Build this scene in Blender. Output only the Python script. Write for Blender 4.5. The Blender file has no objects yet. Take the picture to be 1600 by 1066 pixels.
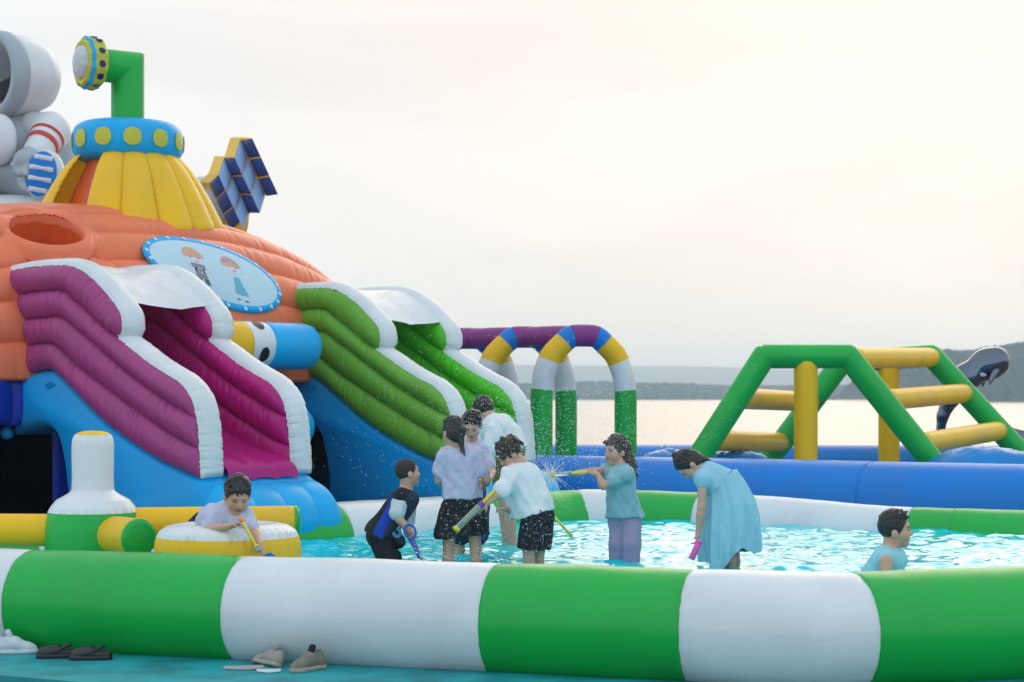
import bpy, math, random
import numpy as np
from mathutils import Vector, Matrix
random.seed(7); RNG = np.random.default_rng(7)
sc = bpy.context.scene
C = sc.collection
rad = math.radians

# ------------------------------------------------------------------ camera
CAMH, FPX, HOR = 1.72, 3000.0, 618.0
cam_d = bpy.data.cameras.new('camera'); cam = bpy.data.objects.new('camera', cam_d); C.objects.link(cam)
cam.location = (0, 0, CAMH); cam.rotation_euler = (rad(90), 0, 0)
cam_d.sensor_width = 36.0; cam_d.lens = 36.0 * FPX / 1600.0
cam_d.shift_y = (HOR - 533.0) / 1600.0
cam_d.clip_end = 20000.0
cam_d.dof.use_dof = True; cam_d.dof.focus_distance = 15.6; cam_d.dof.aperture_fstop = 3.2
sc.camera = cam

# ------------------------------------------------------------------ sky and sun
SUN_AZ, SUN_EL = rad(16), rad(24)
SUN = Vector((math.sin(SUN_AZ) * math.cos(SUN_EL), math.cos(SUN_AZ) * math.cos(SUN_EL), math.sin(SUN_EL)))
world = bpy.data.worlds.new('World'); sc.world = world; world.use_nodes = True
wn, wl = world.node_tree.nodes, world.node_tree.links
wn.clear()
w_out = wn.new('ShaderNodeOutputWorld')
sky = wn.new('ShaderNodeTexSky'); sky.sky_type = 'NISHITA'; sky.sun_disc = False
sky.sun_elevation = SUN_EL; sky.sun_rotation = SUN_AZ; sky.air_density = 1.2; sky.dust_density = 1.0
bg1 = wn.new('ShaderNodeBackground'); bg1.inputs['Strength'].default_value = 0.05
wl.new(sky.outputs[0], bg1.inputs['Color'])
# thin high overcast: warmer round the veiled sun, bluer and brighter away from it, with soft cloud structure
tc = wn.new('ShaderNodeTexCoord')
dot = wn.new('ShaderNodeVectorMath'); dot.operation = 'DOT_PRODUCT'; dot.inputs[1].default_value = SUN
wl.new(tc.outputs['Generated'], dot.inputs[0])
mr = wn.new('ShaderNodeMapRange'); mr.inputs['From Min'].default_value = -1; mr.inputs['From Max'].default_value = 1
wl.new(dot.outputs['Value'], mr.inputs['Value'])
ramp = wn.new('ShaderNodeValToRGB'); cr = ramp.color_ramp
cr.elements[0].position = 0.0; cr.elements[0].color = (0.68, 0.82, 0.95, 1)  # unseen sky behind the camera, brightened as added fill for camera-facing surfaces
cr.elements[1].position = 1.0; cr.elements[1].color = (0.78, 0.67, 0.57, 1)
e = cr.elements.new(0.60); e.color = (0.66, 0.77, 0.87, 1)
e = cr.elements.new(0.90); e.color = (0.57, 0.612, 0.635, 1)
e = cr.elements.new(0.965); e.color = (0.655, 0.588, 0.55, 1)
wl.new(mr.outputs[0], ramp.inputs[0])
mp = wn.new('ShaderNodeMapping'); mp.inputs['Scale'].default_value = (2.2, 2.2, 6.5)
wl.new(tc.outputs['Generated'], mp.inputs[0])
nz = wn.new('ShaderNodeTexNoise'); nz.inputs['Scale'].default_value = 1.7; nz.inputs['Detail'].default_value = 6; nz.inputs['Roughness'].default_value = 0.52
nz.inputs['Distortion'].default_value = 0.5
wl.new(mp.outputs[0], nz.inputs['Vector'])
cmr = wn.new('ShaderNodeMapRange'); cmr.interpolation_type = 'SMOOTHSTEP'
cmr.inputs['From Min'].default_value = 0.38; cmr.inputs['From Max'].default_value = 0.66
cmr.inputs['To Min'].default_value = 0.98; cmr.inputs['To Max'].default_value = 1.10
wl.new(nz.outputs[0], cmr.inputs['Value'])
mul = wn.new('ShaderNodeVectorMath'); mul.operation = 'SCALE'
wl.new(ramp.outputs[0], mul.inputs[0]); wl.new(cmr.outputs[0], mul.inputs['Scale'])
bg2 = wn.new('ShaderNodeBackground'); bg2.inputs['Strength'].default_value = 1.07
wl.new(mul.outputs[0], bg2.inputs['Color'])
addw = wn.new('ShaderNodeMixShader'); addw.inputs[0].default_value = 0.90
wl.new(bg1.outputs[0], addw.inputs[1]); wl.new(bg2.outputs[0], addw.inputs[2]); wl.new(addw.outputs[0], w_out.inputs[0])
sun_d = bpy.data.lights.new('sun', 'SUN'); sun_d.energy = 0.5; sun_d.angle = rad(40); sun_d.color = (1.0, 0.86, 0.70)
sun_o = bpy.data.objects.new('sun', sun_d); C.objects.link(sun_o)
sun_o.rotation_euler = SUN.to_track_quat('Z', 'Y').to_euler(); sun_o.location = (10, 40, 30)
sc.view_settings.view_transform = 'Standard'; sc.view_settings.look = 'None'
sc.view_settings.exposure = 0.55; sc.view_settings.gamma = 1.0
sc.cycles.volume_bounces = 3

# ------------------------------------------------------------------ helpers
def P(u, v, Y):
    """a point of the place seen at photograph position (u, v) and standing Y metres away"""
    return Vector(((u - 800) * Y / FPX, Y, CAMH - (v - HOR) * Y / FPX))

def tag(o, label=None, cat=None, group=None, kind=None):
    if label: o['label'] = label
    if cat: o['category'] = cat
    if group: o['group'] = group
    if kind: o['kind'] = kind
    return o

def thing(name, loc, label, cat, group=None):
    o = bpy.data.objects.new(name, None); C.objects.link(o); o.location = loc
    o.empty_display_size = 0.2
    return tag(o, label, cat, group)

def base_of(o):
    v = Vector((0, 0, 0))
    while o is not None:
        v += o.location; o = o.parent
    return v

def link(name, verts, faces, mats, parent=None, smooth=True, loc=None, midx=None, uv=None):
    verts = np.asarray(verts, dtype=np.float64).reshape(-1, 3)
    off = base_of(parent) if parent is not None else (Vector(loc) if loc is not None else Vector((0, 0, 0)))
    me = bpy.data.meshes.new(name)
    vv = verts - np.array(off)
    me.from_pydata(vv.tolist(), [], faces.tolist() if hasattr(faces, 'tolist') else faces)
    for m in (mats if isinstance(mats, (list, tuple)) else [mats]):
        me.materials.append(m)
    if smooth:
        me.polygons.foreach_set('use_smooth', np.ones(len(me.polygons), dtype=bool))
    if midx is not None:
        me.polygons.foreach_set('material_index', np.asarray(midx, dtype=np.int32))
    me.update()
    o = bpy.data.objects.new(name, me); C.objects.link(o)
    if parent is not None: o.parent = parent
    elif loc is not None: o.location = loc
    return o

def grid_faces(nu, nv, cu=False, cv=False):
    i = np.arange(nu if cu else nu - 1); j = np.arange(nv if cv else nv - 1)
    I, J = np.meshgrid(i, j, indexing='ij'); I2 = (I + 1) % nu; J2 = (J + 1) % nv
    return np.stack([I * nv + J, I2 * nv + J, I2 * nv + J2, I * nv + J2], -1).reshape(-1, 4)

def grid(name, A, mat, parent=None, cu=False, cv=False, flip=False, **k):
    A = np.asarray(A); f = grid_faces(A.shape[0], A.shape[1], cu, cv)
    if flip: f = f[:, ::-1]
    return link(name, A.reshape(-1, 3), f, mat, parent, **k)

def fix_normals(o):
    import bmesh
    bm = bmesh.new(); bm.from_mesh(o.data); bmesh.ops.recalc_face_normals(bm, faces=bm.faces); bm.to_mesh(o.data); bm.free()
    return o

def noise1(x, seed=0):
    r = np.random.default_rng(seed); out = np.zeros_like(np.asarray(x, float))
    for k in range(6):
        f = r.uniform(0.6, 1.6) * (1.6 ** k); out += np.sin(x * f * 2 * np.pi + r.uniform(0, 7)) / (1.25 ** k)
    return out / 3.0

def noise3(p, scale, seed=0, oct=4):
    r = np.random.default_rng(seed); out = np.zeros(p.shape[:-1]); amp = 1.0; tot = 0
    for k in range(oct):
        for q in range(3):
            d = r.normal(size=3); d /= np.linalg.norm(d)
            out += amp * np.sin(p @ d * scale * (1.9 ** k) * 2 * np.pi + r.uniform(0, 7) + 1.3 * np.sin(p @ np.roll(d, 1) * scale * (1.9 ** k) * 4 + q))
        tot += 3 * amp * 0.7; amp *= 0.55
    return out / tot

def crease(x, per, seed=0, dens=0.55, sharp=0.16):
    """short sharp folds at random places along x (per = folds per unit), values 0..1"""
    r = np.random.default_rng(seed); x = np.asarray(x, float); out = np.zeros_like(x)
    n = max(3, int((x.max() - x.min()) * per)); c = x.min() + (np.arange(n) + r.uniform(-0.4, 0.4, n)) / per
    for k in range(n):
        if r.random() < dens: out = np.maximum(out, r.uniform(0.3, 1.0) * np.exp(-np.abs((x - c[k]) * per / sharp) ** 1.4))
    return out

def resample(pts, n, smooth=0):
    """polyline (any dimension) to n points evenly by length, optionally rounded"""
    p = np.asarray(pts, float)
    L = np.r_[0, np.cumsum(np.linalg.norm(np.diff(p, axis=0), axis=1))]
    s = np.linspace(0, L[-1], n)
    out = np.stack([np.interp(s, L, p[:, k]) for k in range(p.shape[1])], -1)
    for _ in range(smooth):
        q = out.copy(); q[1:-1] = (out[:-2] + 2 * out[1:-1] + out[2:]) / 4; out = q
    return out

def catmull(pts, n):
    p = np.asarray(pts, float); m = len(p)
    q = np.vstack([2 * p[0] - p[1], p, 2 * p[-1] - p[-2]]); out = []
    per = max(2, int(math.ceil(n / (m - 1))))
    for i in range(m - 1):
        a, b, c, d = q[i], q[i + 1], q[i + 2], q[i + 3]
        for t in np.linspace(0, 1, per, endpoint=False):
            out.append(0.5 * ((2 * b) + (c - a) * t + (2 * a - 5 * b + 4 * c - d) * t * t + (3 * b - a - 3 * c + d) * t ** 3))
    out.append(p[-1])
    return resample(np.array(out), n)

def frames(path):
    T = np.gradient(path, axis=0); T /= np.linalg.norm(T, axis=1)[:, None]
    up = np.array([0, 0, 1.0]) if abs(T[0][2]) < 0.9 else np.array([0, 1.0, 0])
    N = np.zeros_like(T); n = up - T[0] * (up @ T[0]); n /= np.linalg.norm(n)
    for i in range(len(T)):
        n = n - T[i] * (n @ T[i]); n /= np.linalg.norm(n); N[i] = n
    return T, N, np.cross(T, N)

def tube(name, path, r, mat, parent=None, seg=32, caps=(0, 0), pucker=0.0, seed=1, dent=0.0, **k):
    """inflated tube; caps give the bulge depth of each end (None = open), pucker wrinkles near the ends"""
    path = np.asarray(path, float); n = len(path)
    R = np.full(n, float(r)) if np.isscalar(r) else np.asarray(r, float)
    T, N, B = frames(path)
    th = np.linspace(0, 2 * np.pi, seg, endpoint=False)
    L = np.r_[0, np.cumsum(np.linalg.norm(np.diff(path, axis=0), axis=1))]
    RR = np.repeat(R[:, None], seg, 1)
    if pucker:
        for e, d in ((0, L), (1, L[-1] - L)):
            w = noise1(th / (2 * np.pi) * 14, seed + e) + 0.6 * noise1(th / (2 * np.pi) * 31, seed + 5 + e)
            w = w * np.clip(np.cos((th - np.roll(th, 0)) * 0) , 0, 1)
            RR += pucker * np.exp(-d / (0.22 * R.mean() + 0.02))[:, None] * w[None, :]
            RR -= pucker * 1.2 * np.exp(-d / 0.012)[:, None]
    rings = path[:, None, :] + RR[:, :, None] * (np.cos(th)[None, :, None] * N[:, None, :] + np.sin(th)[None, :, None] * B[:, None, :])
    if dent:
        dn = noise3(rings, 1.1, seed, 3) * dent
        rings = rings + dn[..., None] * (rings - path[:, None, :]) / R[:, None, None]
    def cap(i, sgn, depth):
        out = []
        for a in np.linspace(0, np.pi / 2, 8)[1:]:
            rr = RR[i] * max(math.cos(a), 0.004)
            out.append(path[i] + sgn * T[i] * depth * math.sin(a) + rr[:, None] * (np.cos(th)[:, None] * N[i] + np.sin(th)[:, None] * B[i]))
        return out
    allr = list(rings)
    if caps[0] is not None: allr = cap(0, -1, max(caps[0], 1e-3))[::-1] + allr
    if caps[1] is not None: allr = allr + cap(-1, 1, max(caps[1], 1e-3))
    return grid(name, np.array(allr), mat, parent, cv=True, **k)

def lathe(name, prof, center, mat, parent=None, seg=64, axis=None, wob=None, **k):
    """prof: list of (radius, height); axis: unit vector (default up)"""
    ax = np.array(axis if axis is not None else (0, 0, 1.0), float); ax /= np.linalg.norm(ax)
    a = np.cross(ax, (0, 1.0, 0.3)); a /= np.linalg.norm(a); b = np.cross(ax, a)
    th = np.linspace(0, 2 * np.pi, seg, endpoint=False)
    pr = np.asarray(prof, float)
    if wob is not None: pr = resample(pr, 44)
    rr = pr[:, 0][:, None] * np.ones(seg)[None, :]
    if wob is not None: rr = wob(rr, pr[:, 1][:, None], th[None, :])
    A = np.array(center, float) + pr[:, 1][:, None, None] * ax + rr[:, :, None] * (np.cos(th)[None, :, None] * a + np.sin(th)[None, :, None] * b)
    return fix_normals(grid(name, A, mat, parent, cv=True, **k))

def patch(name, fn, mat, parent, outline, rings=4, **k):
    """flat print on a curved surface: outline (local 2-D, star-shaped) filled towards its centre and laid on by fn(x, y)"""
    o = np.asarray(outline, float); c = o.mean(0); vs = [fn(*c)]
    n = len(o)
    for r in range(1, rings + 1):
        for q in o: vs.append(fn(*(c + (q - c) * r / rings)))
    fs = [[0, 1 + i, 1 + (i + 1) % n] for i in range(n)]
    for r in range(rings - 1):
        for i in range(n):
            a = 1 + r * n; b = a + n; fs.append([a + i, b + i, b + (i + 1) % n, a + (i + 1) % n])
    return link(name, np.array([list(v) for v in vs]), fs, mat, parent, smooth=True, **k)

def ell(cx, cy, rx, ry, n=28, rot=0):
    t = np.linspace(0, 2 * np.pi, n, endpoint=False); c, s = math.cos(rot), math.sin(rot)
    x = rx * np.cos(t); y = ry * np.sin(t)
    return np.stack([cx + c * x - s * y, cy + s * x + c * y], -1)

# ---- signed-distance modelling: smooth unions of tapered limbs meshed with surface nets
def rc(a, b, ra, rb, k=0.02): return ('rc', np.array(a, float), np.array(b, float), ra, rb, k)
def el(c, r, R=None, k=0.02): return ('el', np.array(c, float), np.array(r, float), np.array(R, float) if R is not None else np.eye(3), 0, k)
def cut(p, n): return ('cut', np.array(p, float), np.array(n, float) / np.linalg.norm(n))
def sub(prim): return ('sub', prim)

def _pd(pr, X):
    if pr[0] == 'rc':
        _, a, b, ra, rb, k = pr; ba = b - a; pa = X - a
        t = np.clip(pa @ ba / max(ba @ ba, 1e-9), 0, 1)
        return np.linalg.norm(pa - t[..., None] * ba, axis=-1) - (ra + (rb - ra) * t)
    _, c, r, R, _, k = pr
    q = (X - c) @ R.T
    k0 = np.linalg.norm(q / r, axis=-1); k1 = np.linalg.norm(q / r ** 2, axis=-1)
    return k0 * (k0 - 1) / np.maximum(k1, 1e-6)

def _bb(pr):
    if pr[0] == 'rc':
        return np.minimum(pr[1] - pr[3], pr[2] - pr[4]), np.maximum(pr[1] + pr[3], pr[2] + pr[4])
    m = pr[2].max(); return pr[1] - m, pr[1] + m

def sdf(name, prims, h, mats, parent=None, disp=None, color=None, loc=None, relax=1):
    solid = [p for p in prims if p[0] in ('rc', 'el')]
    lo = np.min([_bb(p)[0] for p in solid], 0) - 3 * h - 0.02; hi = np.max([_bb(p)[1] for p in solid], 0) + 3 * h + 0.02
    n = np.ceil((hi - lo) / h).astype(int) + 1
    D = np.full(n, 0.2, dtype=np.float32)
    def window(a, b):
        i0 = np.maximum(((a - lo) / h).astype(int), 0); i1 = np.minimum(((b - lo) / h).astype(int) + 2, n)
        sl = tuple(slice(i0[k], i1[k]) for k in range(3))
        ax = [lo[k] + h * np.arange(i0[k], i1[k]) for k in range(3)]
        return sl, np.stack(np.meshgrid(*ax, indexing='ij'), -1)
    for p in prims:
        if p[0] in ('rc', 'el'):
            a, b = _bb(p); k = p[5]; m = k + 3 * h + 0.01
            sl, X = window(a - m, b + m); d = _pd(p, X); o = D[sl]
            hh = np.maximum(k - np.abs(d - o), 0) / k
            D[sl] = np.minimum(d, o) - hh * hh * k / 4
        elif p[0] == 'sub':
            a, b = _bb(p[1]); sl, X = window(a - 3 * h, b + 3 * h); d = _pd(p[1], X); D[sl] = np.maximum(D[sl], -d)
        else:
            sl, X = window(lo, hi); D[sl] = np.maximum(D[sl], (X - p[1]) @ p[2])
    if disp is not None:
        near = np.argwhere(np.abs(D) < 0.06)
        X = lo + h * near; D[tuple(near.T)] += disp(X)
    D[0] = D[-1] = 0.1; D[:, 0] = D[:, -1] = 0.1; D[:, :, 0] = D[:, :, -1] = 0.1
    ins = D < 0
    cnt = sum(ins[a:n[0] - 1 + a, b:n[1] - 1 + b, c:n[2] - 1 + c].astype(np.int8) for a in (0, 1) for b in (0, 1) for c in (0, 1))
    mask = (cnt > 0) & (cnt < 8); cells = np.argwhere(mask)
    idx = np.full(mask.shape, -1, dtype=np.int64); idx[mask] = np.arange(len(cells))
    pos = np.zeros((len(cells), 3)); m = np.zeros(len(cells))
    cor = [np.array((a, b, c)) for a in (0, 1) for b in (0, 1) for c in (0, 1)]
    for i in range(8):
        for j in range(i + 1, 8):
            if np.abs(cor[i] - cor[j]).sum() != 1: continue
            da = D[tuple((cells + cor[i]).T)]; db = D[tuple((cells + cor[j]).T)]
            x = (da < 0) != (db < 0); t = np.where(x, da / np.where(x, da - db, 1), 0)
            pos += x[:, None] * (cor[i] + t[:, None] * (cor[j] - cor[i])); m += x
    V = lo + h * (cells + pos / m[:, None])
    F = []
    for ax in range(3):
        e = np.zeros(3, int); e[ax] = 1; b = np.zeros(3, int); b[(ax + 1) % 3] = 1; c = np.zeros(3, int); c[(ax + 2) % 3] = 1
        s0 = ins[tuple(slice(0, n[k] - e[k]) for k in range(3))]; s1 = ins[tuple(slice(e[k], n[k]) for k in range(3))]
        q = np.argwhere(s0 != s1); sg = s0[tuple(q.T)]
        ok = np.all(q >= 1, axis=1) & np.all(q < np.array(mask.shape), axis=1); q = q[ok]; sg = sg[ok]
        f = np.stack([idx[tuple((q - b - c).T)], idx[tuple((q - c).T)], idx[tuple(q.T)], idx[tuple((q - b).T)]], -1)
        f[~sg] = f[~sg][:, ::-1]; F.append(f)
    F = np.concatenate(F); F = F[(F >= 0).all(1)]
    for _ in range(relax):
        acc = np.zeros_like(V); c2 = np.zeros(len(V))
        for k in range(4):
            a, b = F[:, k], F[:, (k + 1) % 4]
            np.add.at(acc, a, V[b]); np.add.at(c2, a, 1); np.add.at(acc, b, V[a]); np.add.at(c2, b, 1)
        V = 0.5 * V + 0.5 * acc / np.maximum(c2, 1)[:, None]
    mi = None
    if color is not None:
        cen = V[F].mean(1); mi = color(cen)
    return link(name, V, F, mats, parent, midx=mi, loc=loc)

# ------------------------------------------------------------------ materials
def new_mat(name):
    m = bpy.data.materials.new(name); m.use_nodes = True
    return m, m.node_tree.nodes, m.node_tree.links, m.node_tree.nodes['Principled BSDF']

def vinyl(name, col, rough=0.33, dirt=0.10, wr=0.25, scale=1.0, spec=0.27, glow=0.16):
    """inflated PVC: satin skin, faint dirt and slack, soft dents and fine creases"""
    m, N, L, b = new_mat(name)
    t = N.new('ShaderNodeTexCoord')
    n1 = N.new('ShaderNodeTexNoise'); n1.inputs['Scale'].default_value = 1.6 * scale; n1.inputs['Detail'].default_value = 5
    L.new(t.outputs['Object'], n1.inputs['Vector'])
    mp = N.new('ShaderNodeMapping'); mp.inputs['Scale'].default_value = (9, 9, 26); mp.inputs['Rotation'].default_value = (0.3, 0.5, 0.2)
    L.new(t.outputs['Object'], mp.inputs[0])
    n2 = N.new('ShaderNodeTexNoise'); n2.inputs['Scale'].default_value = 1.3 * scale; n2.inputs['Detail'].default_value = 3; n2.inputs['Distortion'].default_value = 0.6
    L.new(mp.outputs[0], n2.inputs['Vector'])
    mx = N.new('ShaderNodeMix'); mx.data_type = 'RGBA'
    mx.inputs['A'].default_value = (*col, 1)
    g = sum(col) / 3
    mx.inputs['B'].default_value = tuple(c * 0.72 + g * 0.10 for c in col) + (1,)
    mr_ = N.new('ShaderNodeMapRange'); mr_.inputs['From Min'].default_value = 0.42; mr_.inputs['From Max'].default_value = 0.75
    mr_.inputs['To Max'].default_value = min(1.0, dirt * 6)
    L.new(n1.outputs[0], mr_.inputs['Value']); L.new(mr_.outputs[0], mx.inputs['Factor']); L.new(mx.outputs['Result'], b.inputs['Base Color'])
    rr = N.new('ShaderNodeMapRange'); rr.inputs['To Min'].default_value = rough - 0.07; rr.inputs['To Max'].default_value = rough + 0.12
    L.new(n2.outputs[0], rr.inputs['Value']); L.new(rr.outputs[0], b.inputs['Roughness'])
    b.inputs['Specular IOR Level'].default_value = spec
    bp = N.new('ShaderNodeBump'); bp.inputs['Strength'].default_value = wr; bp.inputs['Distance'].default_value = 0.015
    ad = N.new('ShaderNodeMath'); ad.operation = 'MULTIPLY_ADD'; ad.inputs[1].default_value = 0.25
    L.new(n2.outputs[0], ad.inputs[0]); L.new(n1.outputs[0], ad.inputs[2]); L.new(ad.outputs[0], bp.inputs['Height']); L.new(bp.outputs[0], b.inputs['Normal'])
    if glow:
        tr = N.new('ShaderNodeBsdfTranslucent'); L.new(mx.outputs['Result'], tr.inputs['Color']); L.new(bp.outputs[0], tr.inputs['Normal'])
        ms = N.new('ShaderNodeMixShader'); ms.inputs[0].default_value = glow; L.new(b.outputs[0], ms.inputs[1]); L.new(tr.outputs[0], ms.inputs[2]); L.new(ms.outputs[0], N['Material Output'].inputs['Surface'])
    return m

def cloth(name, col, col2=None, pat=None, rough=0.8, scale=60.0, fold=0.7):
    m, N, L, b = new_mat(name)
    t = N.new('ShaderNodeTexCoord')
    n1 = N.new('ShaderNodeTexNoise'); n1.inputs['Scale'].default_value = 9; n1.inputs['Detail'].default_value = 4
    L.new(t.outputs['Object'], n1.inputs['Vector'])
    mx = N.new('ShaderNodeMix'); mx.data_type = 'RGBA'
    mx.inputs['A'].default_value = (*col, 1); mx.inputs['B'].default_value = (*(col2 or tuple(c * 0.8 for c in col)), 1)
    if pat:
        v = N.new('ShaderNodeTexNoise'); v.inputs['Scale'].default_value = scale; v.inputs['Detail'].default_value = 2
        L.new(t.outputs['Object'], v.inputs['Vector'])
        mr_ = N.new('ShaderNodeMapRange'); mr_.inputs['From Min'].default_value = 0.56; mr_.inputs['From Max'].default_value = 0.62
        L.new(v.outputs[0], mr_.inputs['Value']); L.new(mr_.outputs[0], mx.inputs['Factor'])
    else:
        L.new(n1.outputs[0], mx.inputs['Factor'])
    L.new(mx.outputs['Result'], b.inputs['Base Color'])
    b.inputs['Roughness'].default_value = rough; b.inputs['Specular IOR Level'].default_value = 0.25
    mp = N.new('ShaderNodeMapping'); mp.inputs['Scale'].default_value = (1, 1, 0.45); L.new(t.outputs['Object'], mp.inputs[0])
    n2 = N.new('ShaderNodeTexNoise'); n2.inputs['Scale'].default_value = 13; n2.inputs['Detail'].default_value = 2; n2.inputs['Distortion'].default_value = 1.0
    L.new(mp.outputs[0], n2.inputs['Vector'])
    bp = N.new('ShaderNodeBump'); bp.inputs['Strength'].default_value = fold; bp.inputs['Distance'].default_value = 0.02
    L.new(n2.outputs[0], bp.inputs['Height']); L.new(bp.outputs[0], b.inputs['Normal'])
    return m

def plain(name, col, rough=0.5, spec=0.5, metal=0.0, bump=0.0, bscale=30.0, vary=0.15, trans=0.0, coat=0.0):
    m, N, L, b = new_mat(name)
    t = N.new('ShaderNodeTexCoord'); n1 = N.new('ShaderNodeTexNoise'); n1.inputs['Scale'].default_value = bscale; n1.inputs['Detail'].default_value = 5
    L.new(t.outputs['Object'], n1.inputs['Vector'])
    mx = N.new('ShaderNodeMix'); mx.data_type = 'RGBA'; mx.inputs['A'].default_value = (*col, 1); mx.inputs['B'].default_value = (*(c * (1 - vary) for c in col), 1)
    L.new(n1.outputs[0], mx.inputs['Factor']); L.new(mx.outputs['Result'], b.inputs['Base Color'])
    b.inputs['Roughness'].default_value = rough; b.inputs['Specular IOR Level'].default_value = spec; b.inputs['Metallic'].default_value = metal
    b.inputs['Transmission Weight'].default_value = trans; b.inputs['Coat Weight'].default_value = coat
    if bump:
        bp = N.new('ShaderNodeBump'); bp.inputs['Strength'].default_value = bump; bp.inputs['Distance'].default_value = 0.01
        L.new(n1.outputs[0], bp.inputs['Height']); L.new(bp.outputs[0], b.inputs['Normal'])
    return m

M = {}
M['white'] = vinyl('white_vinyl', (0.77, 0.785, 0.80), dirt=0.15, wr=0.45, spec=0.55, rough=0.30)
M['green'] = vinyl('green_vinyl', (0.0, 0.44, 0.055), spec=0.42, rough=0.30)
M['white_trim'] = vinyl('white_trim_vinyl', (0.76, 0.78, 0.79), wr=0.5, scale=2.0)
M['purple'] = vinyl('purple_vinyl', (0.42, 0.058, 0.22), wr=0.35, scale=1.5)
M['magenta'] = vinyl('magenta_vinyl', (0.50, 0.010, 0.19), wr=0.35, scale=1.5)
M['leaf'] = vinyl('leaf_green_vinyl', (0.16, 0.43, 0.04), wr=0.35, scale=1.5)
M['lime'] = vinyl('lime_green_vinyl', (0.08, 0.52, 0.012), wr=0.35, scale=1.5)
M['sky_blue'] = vinyl('sky_blue_vinyl', (0.0, 0.36, 0.80), wr=0.25)
M['cyan'] = vinyl('cyan_vinyl', (0.0, 0.44, 0.86), wr=0.25)
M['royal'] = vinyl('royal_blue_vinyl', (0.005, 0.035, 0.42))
M['pool_blue'] = vinyl('pool_blue_vinyl', (0.0, 0.21, 0.68))
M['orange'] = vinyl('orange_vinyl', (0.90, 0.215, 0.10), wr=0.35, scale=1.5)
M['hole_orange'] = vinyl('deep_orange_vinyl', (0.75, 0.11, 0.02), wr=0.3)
M['yellow'] = vinyl('yellow_vinyl', (0.93, 0.54, 0.010), wr=0.3)
M['lemon'] = vinyl('lemon_vinyl', (0.62, 0.60, 0.05), wr=0.3)
M['pale_blue'] = vinyl('pale_blue_print', (0.55, 0.76, 0.86), wr=0.25)
M['navy'] = vinyl('navy_print', (0.010, 0.022, 0.11))
M['grey_vinyl'] = vinyl('grey_vinyl', (0.42, 0.48, 0.52))
M['silver'] = vinyl('silver_vinyl', (0.62, 0.65, 0.68), rough=0.25)
M['red'] = vinyl('red_stripe', (0.62, 0.07, 0.06))
M['violet'] = vinyl('violet_vinyl', (0.27, 0.045, 0.24))
M['panel_dark'] = vinyl('solar_dark_blue', (0.035, 0.06, 0.24))
M['panel_light'] = vinyl('solar_light_blue', (0.26, 0.43, 0.72))
M['black_print'] = vinyl('black_print', (0.015, 0.015, 0.02))
M['royal_shaded'] = vinyl('shade_darkened_vinyl', (0.004, 0.010, 0.075), glow=0.0)  # doorway shade put into the colour: royal blue darkened to near-black
M['visor'] = plain('visor_gloss', (0.012, 0.012, 0.02), rough=0.12, coat=1.0)
M['whale'] = plain('whale_gloss', (0.15, 0.17, 0.21), rough=0.10, metal=1.0, bscale=4, bump=0.35, vary=0.3)
M['whale_white'] = plain('whale_white', (0.65, 0.67, 0.7), rough=0.2)
M['skin'] = plain('skin', (0.62, 0.345, 0.235), rough=0.48, bscale=14, vary=0.25, bump=0.06)
M['lips'] = plain('lips', (0.33, 0.12, 0.095), rough=0.45)
M['eye'] = plain('eye_dark', (0.02, 0.013, 0.010), rough=0.2)
M['hair'] = plain('wet_black_hair', (0.012, 0.010, 0.009), rough=0.33, bscale=90, bump=0.9)
M['hair_brown'] = plain('wet_brown_hair', (0.045, 0.027, 0.018), rough=0.38, bscale=90, bump=0.9)
M['hair_buzz'] = plain('cropped_hair', (0.030, 0.022, 0.018), rough=0.75, bscale=260, bump=0.5)

# ------------------------------------------------------------------ the setting
def ground_mat():
    m, N, L, b = new_mat('concrete_paving')
    t = N.new('ShaderNodeTexCoord')
    n1 = N.new('ShaderNodeTexNoise'); n1.inputs['Scale'].default_value = 2.2; n1.inputs['Detail'].default_value = 9; n1.inputs['Roughness'].default_value = 0.65
    L.new(t.outputs['Object'], n1.inputs['Vector'])
    r = N.new('ShaderNodeValToRGB'); r.color_ramp.elements[0].color = (0.10, 0.098, 0.085, 1); r.color_ramp.elements[1].color = (0.24, 0.23, 0.20, 1)
    r.color_ramp.elements[0].position = 0.3; r.color_ramp.elements[1].position = 0.75
    L.new(n1.outputs[0], r.inputs[0]); L.new(r.outputs[0], b.inputs['Base Color']); b.inputs['Roughness'].default_value = 0.85
    bp = N.new('ShaderNodeBump'); bp.inputs['Strength'].default_value = 0.4; bp.inputs['Distance'].default_value = 0.01
    L.new(n1.outputs[0], bp.inputs['Height']); L.new(bp.outputs[0], b.inputs['Normal'])
    return m

def mat_mat():
    m, N, L, b = new_mat('teal_mat')
    t = N.new('ShaderNodeTexCoord')
    n1 = N.new('ShaderNodeTexNoise'); n1.inputs['Scale'].default_value = 3.0; n1.inputs['Detail'].default_value = 8; n1.inputs['Roughness'].default_value = 0.6
    L.new(t.outputs['Object'], n1.inputs['Vector'])
    r = N.new('ShaderNodeValToRGB'); r.color_ramp.elements[0].color = (0.0, 0.17, 0.19, 1); r.color_ramp.elements[1].color = (0.0, 0.30, 0.33, 1)
    r.color_ramp.elements[0].position = 0.35; r.color_ramp.elements[1].position = 0.6
    L.new(n1.outputs[0], r.inputs[0]); L.new(r.outputs[0], b.inputs['Base Color']); b.inputs['Roughness'].default_value = 0.6
    n2 = N.new('ShaderNodeTexNoise'); n2.inputs['Scale'].default_value = 180; L.new(t.outputs['Object'], n2.inputs['Vector'])
    bp = N.new('ShaderNodeBump'); bp.inputs['Strength'].default_value = 0.3; bp.inputs['Distance'].default_value = 0.004
    L.new(n2.outputs[0], bp.inputs['Height']); L.new(bp.outputs[0], b.inputs['Normal'])
    return m

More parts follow.
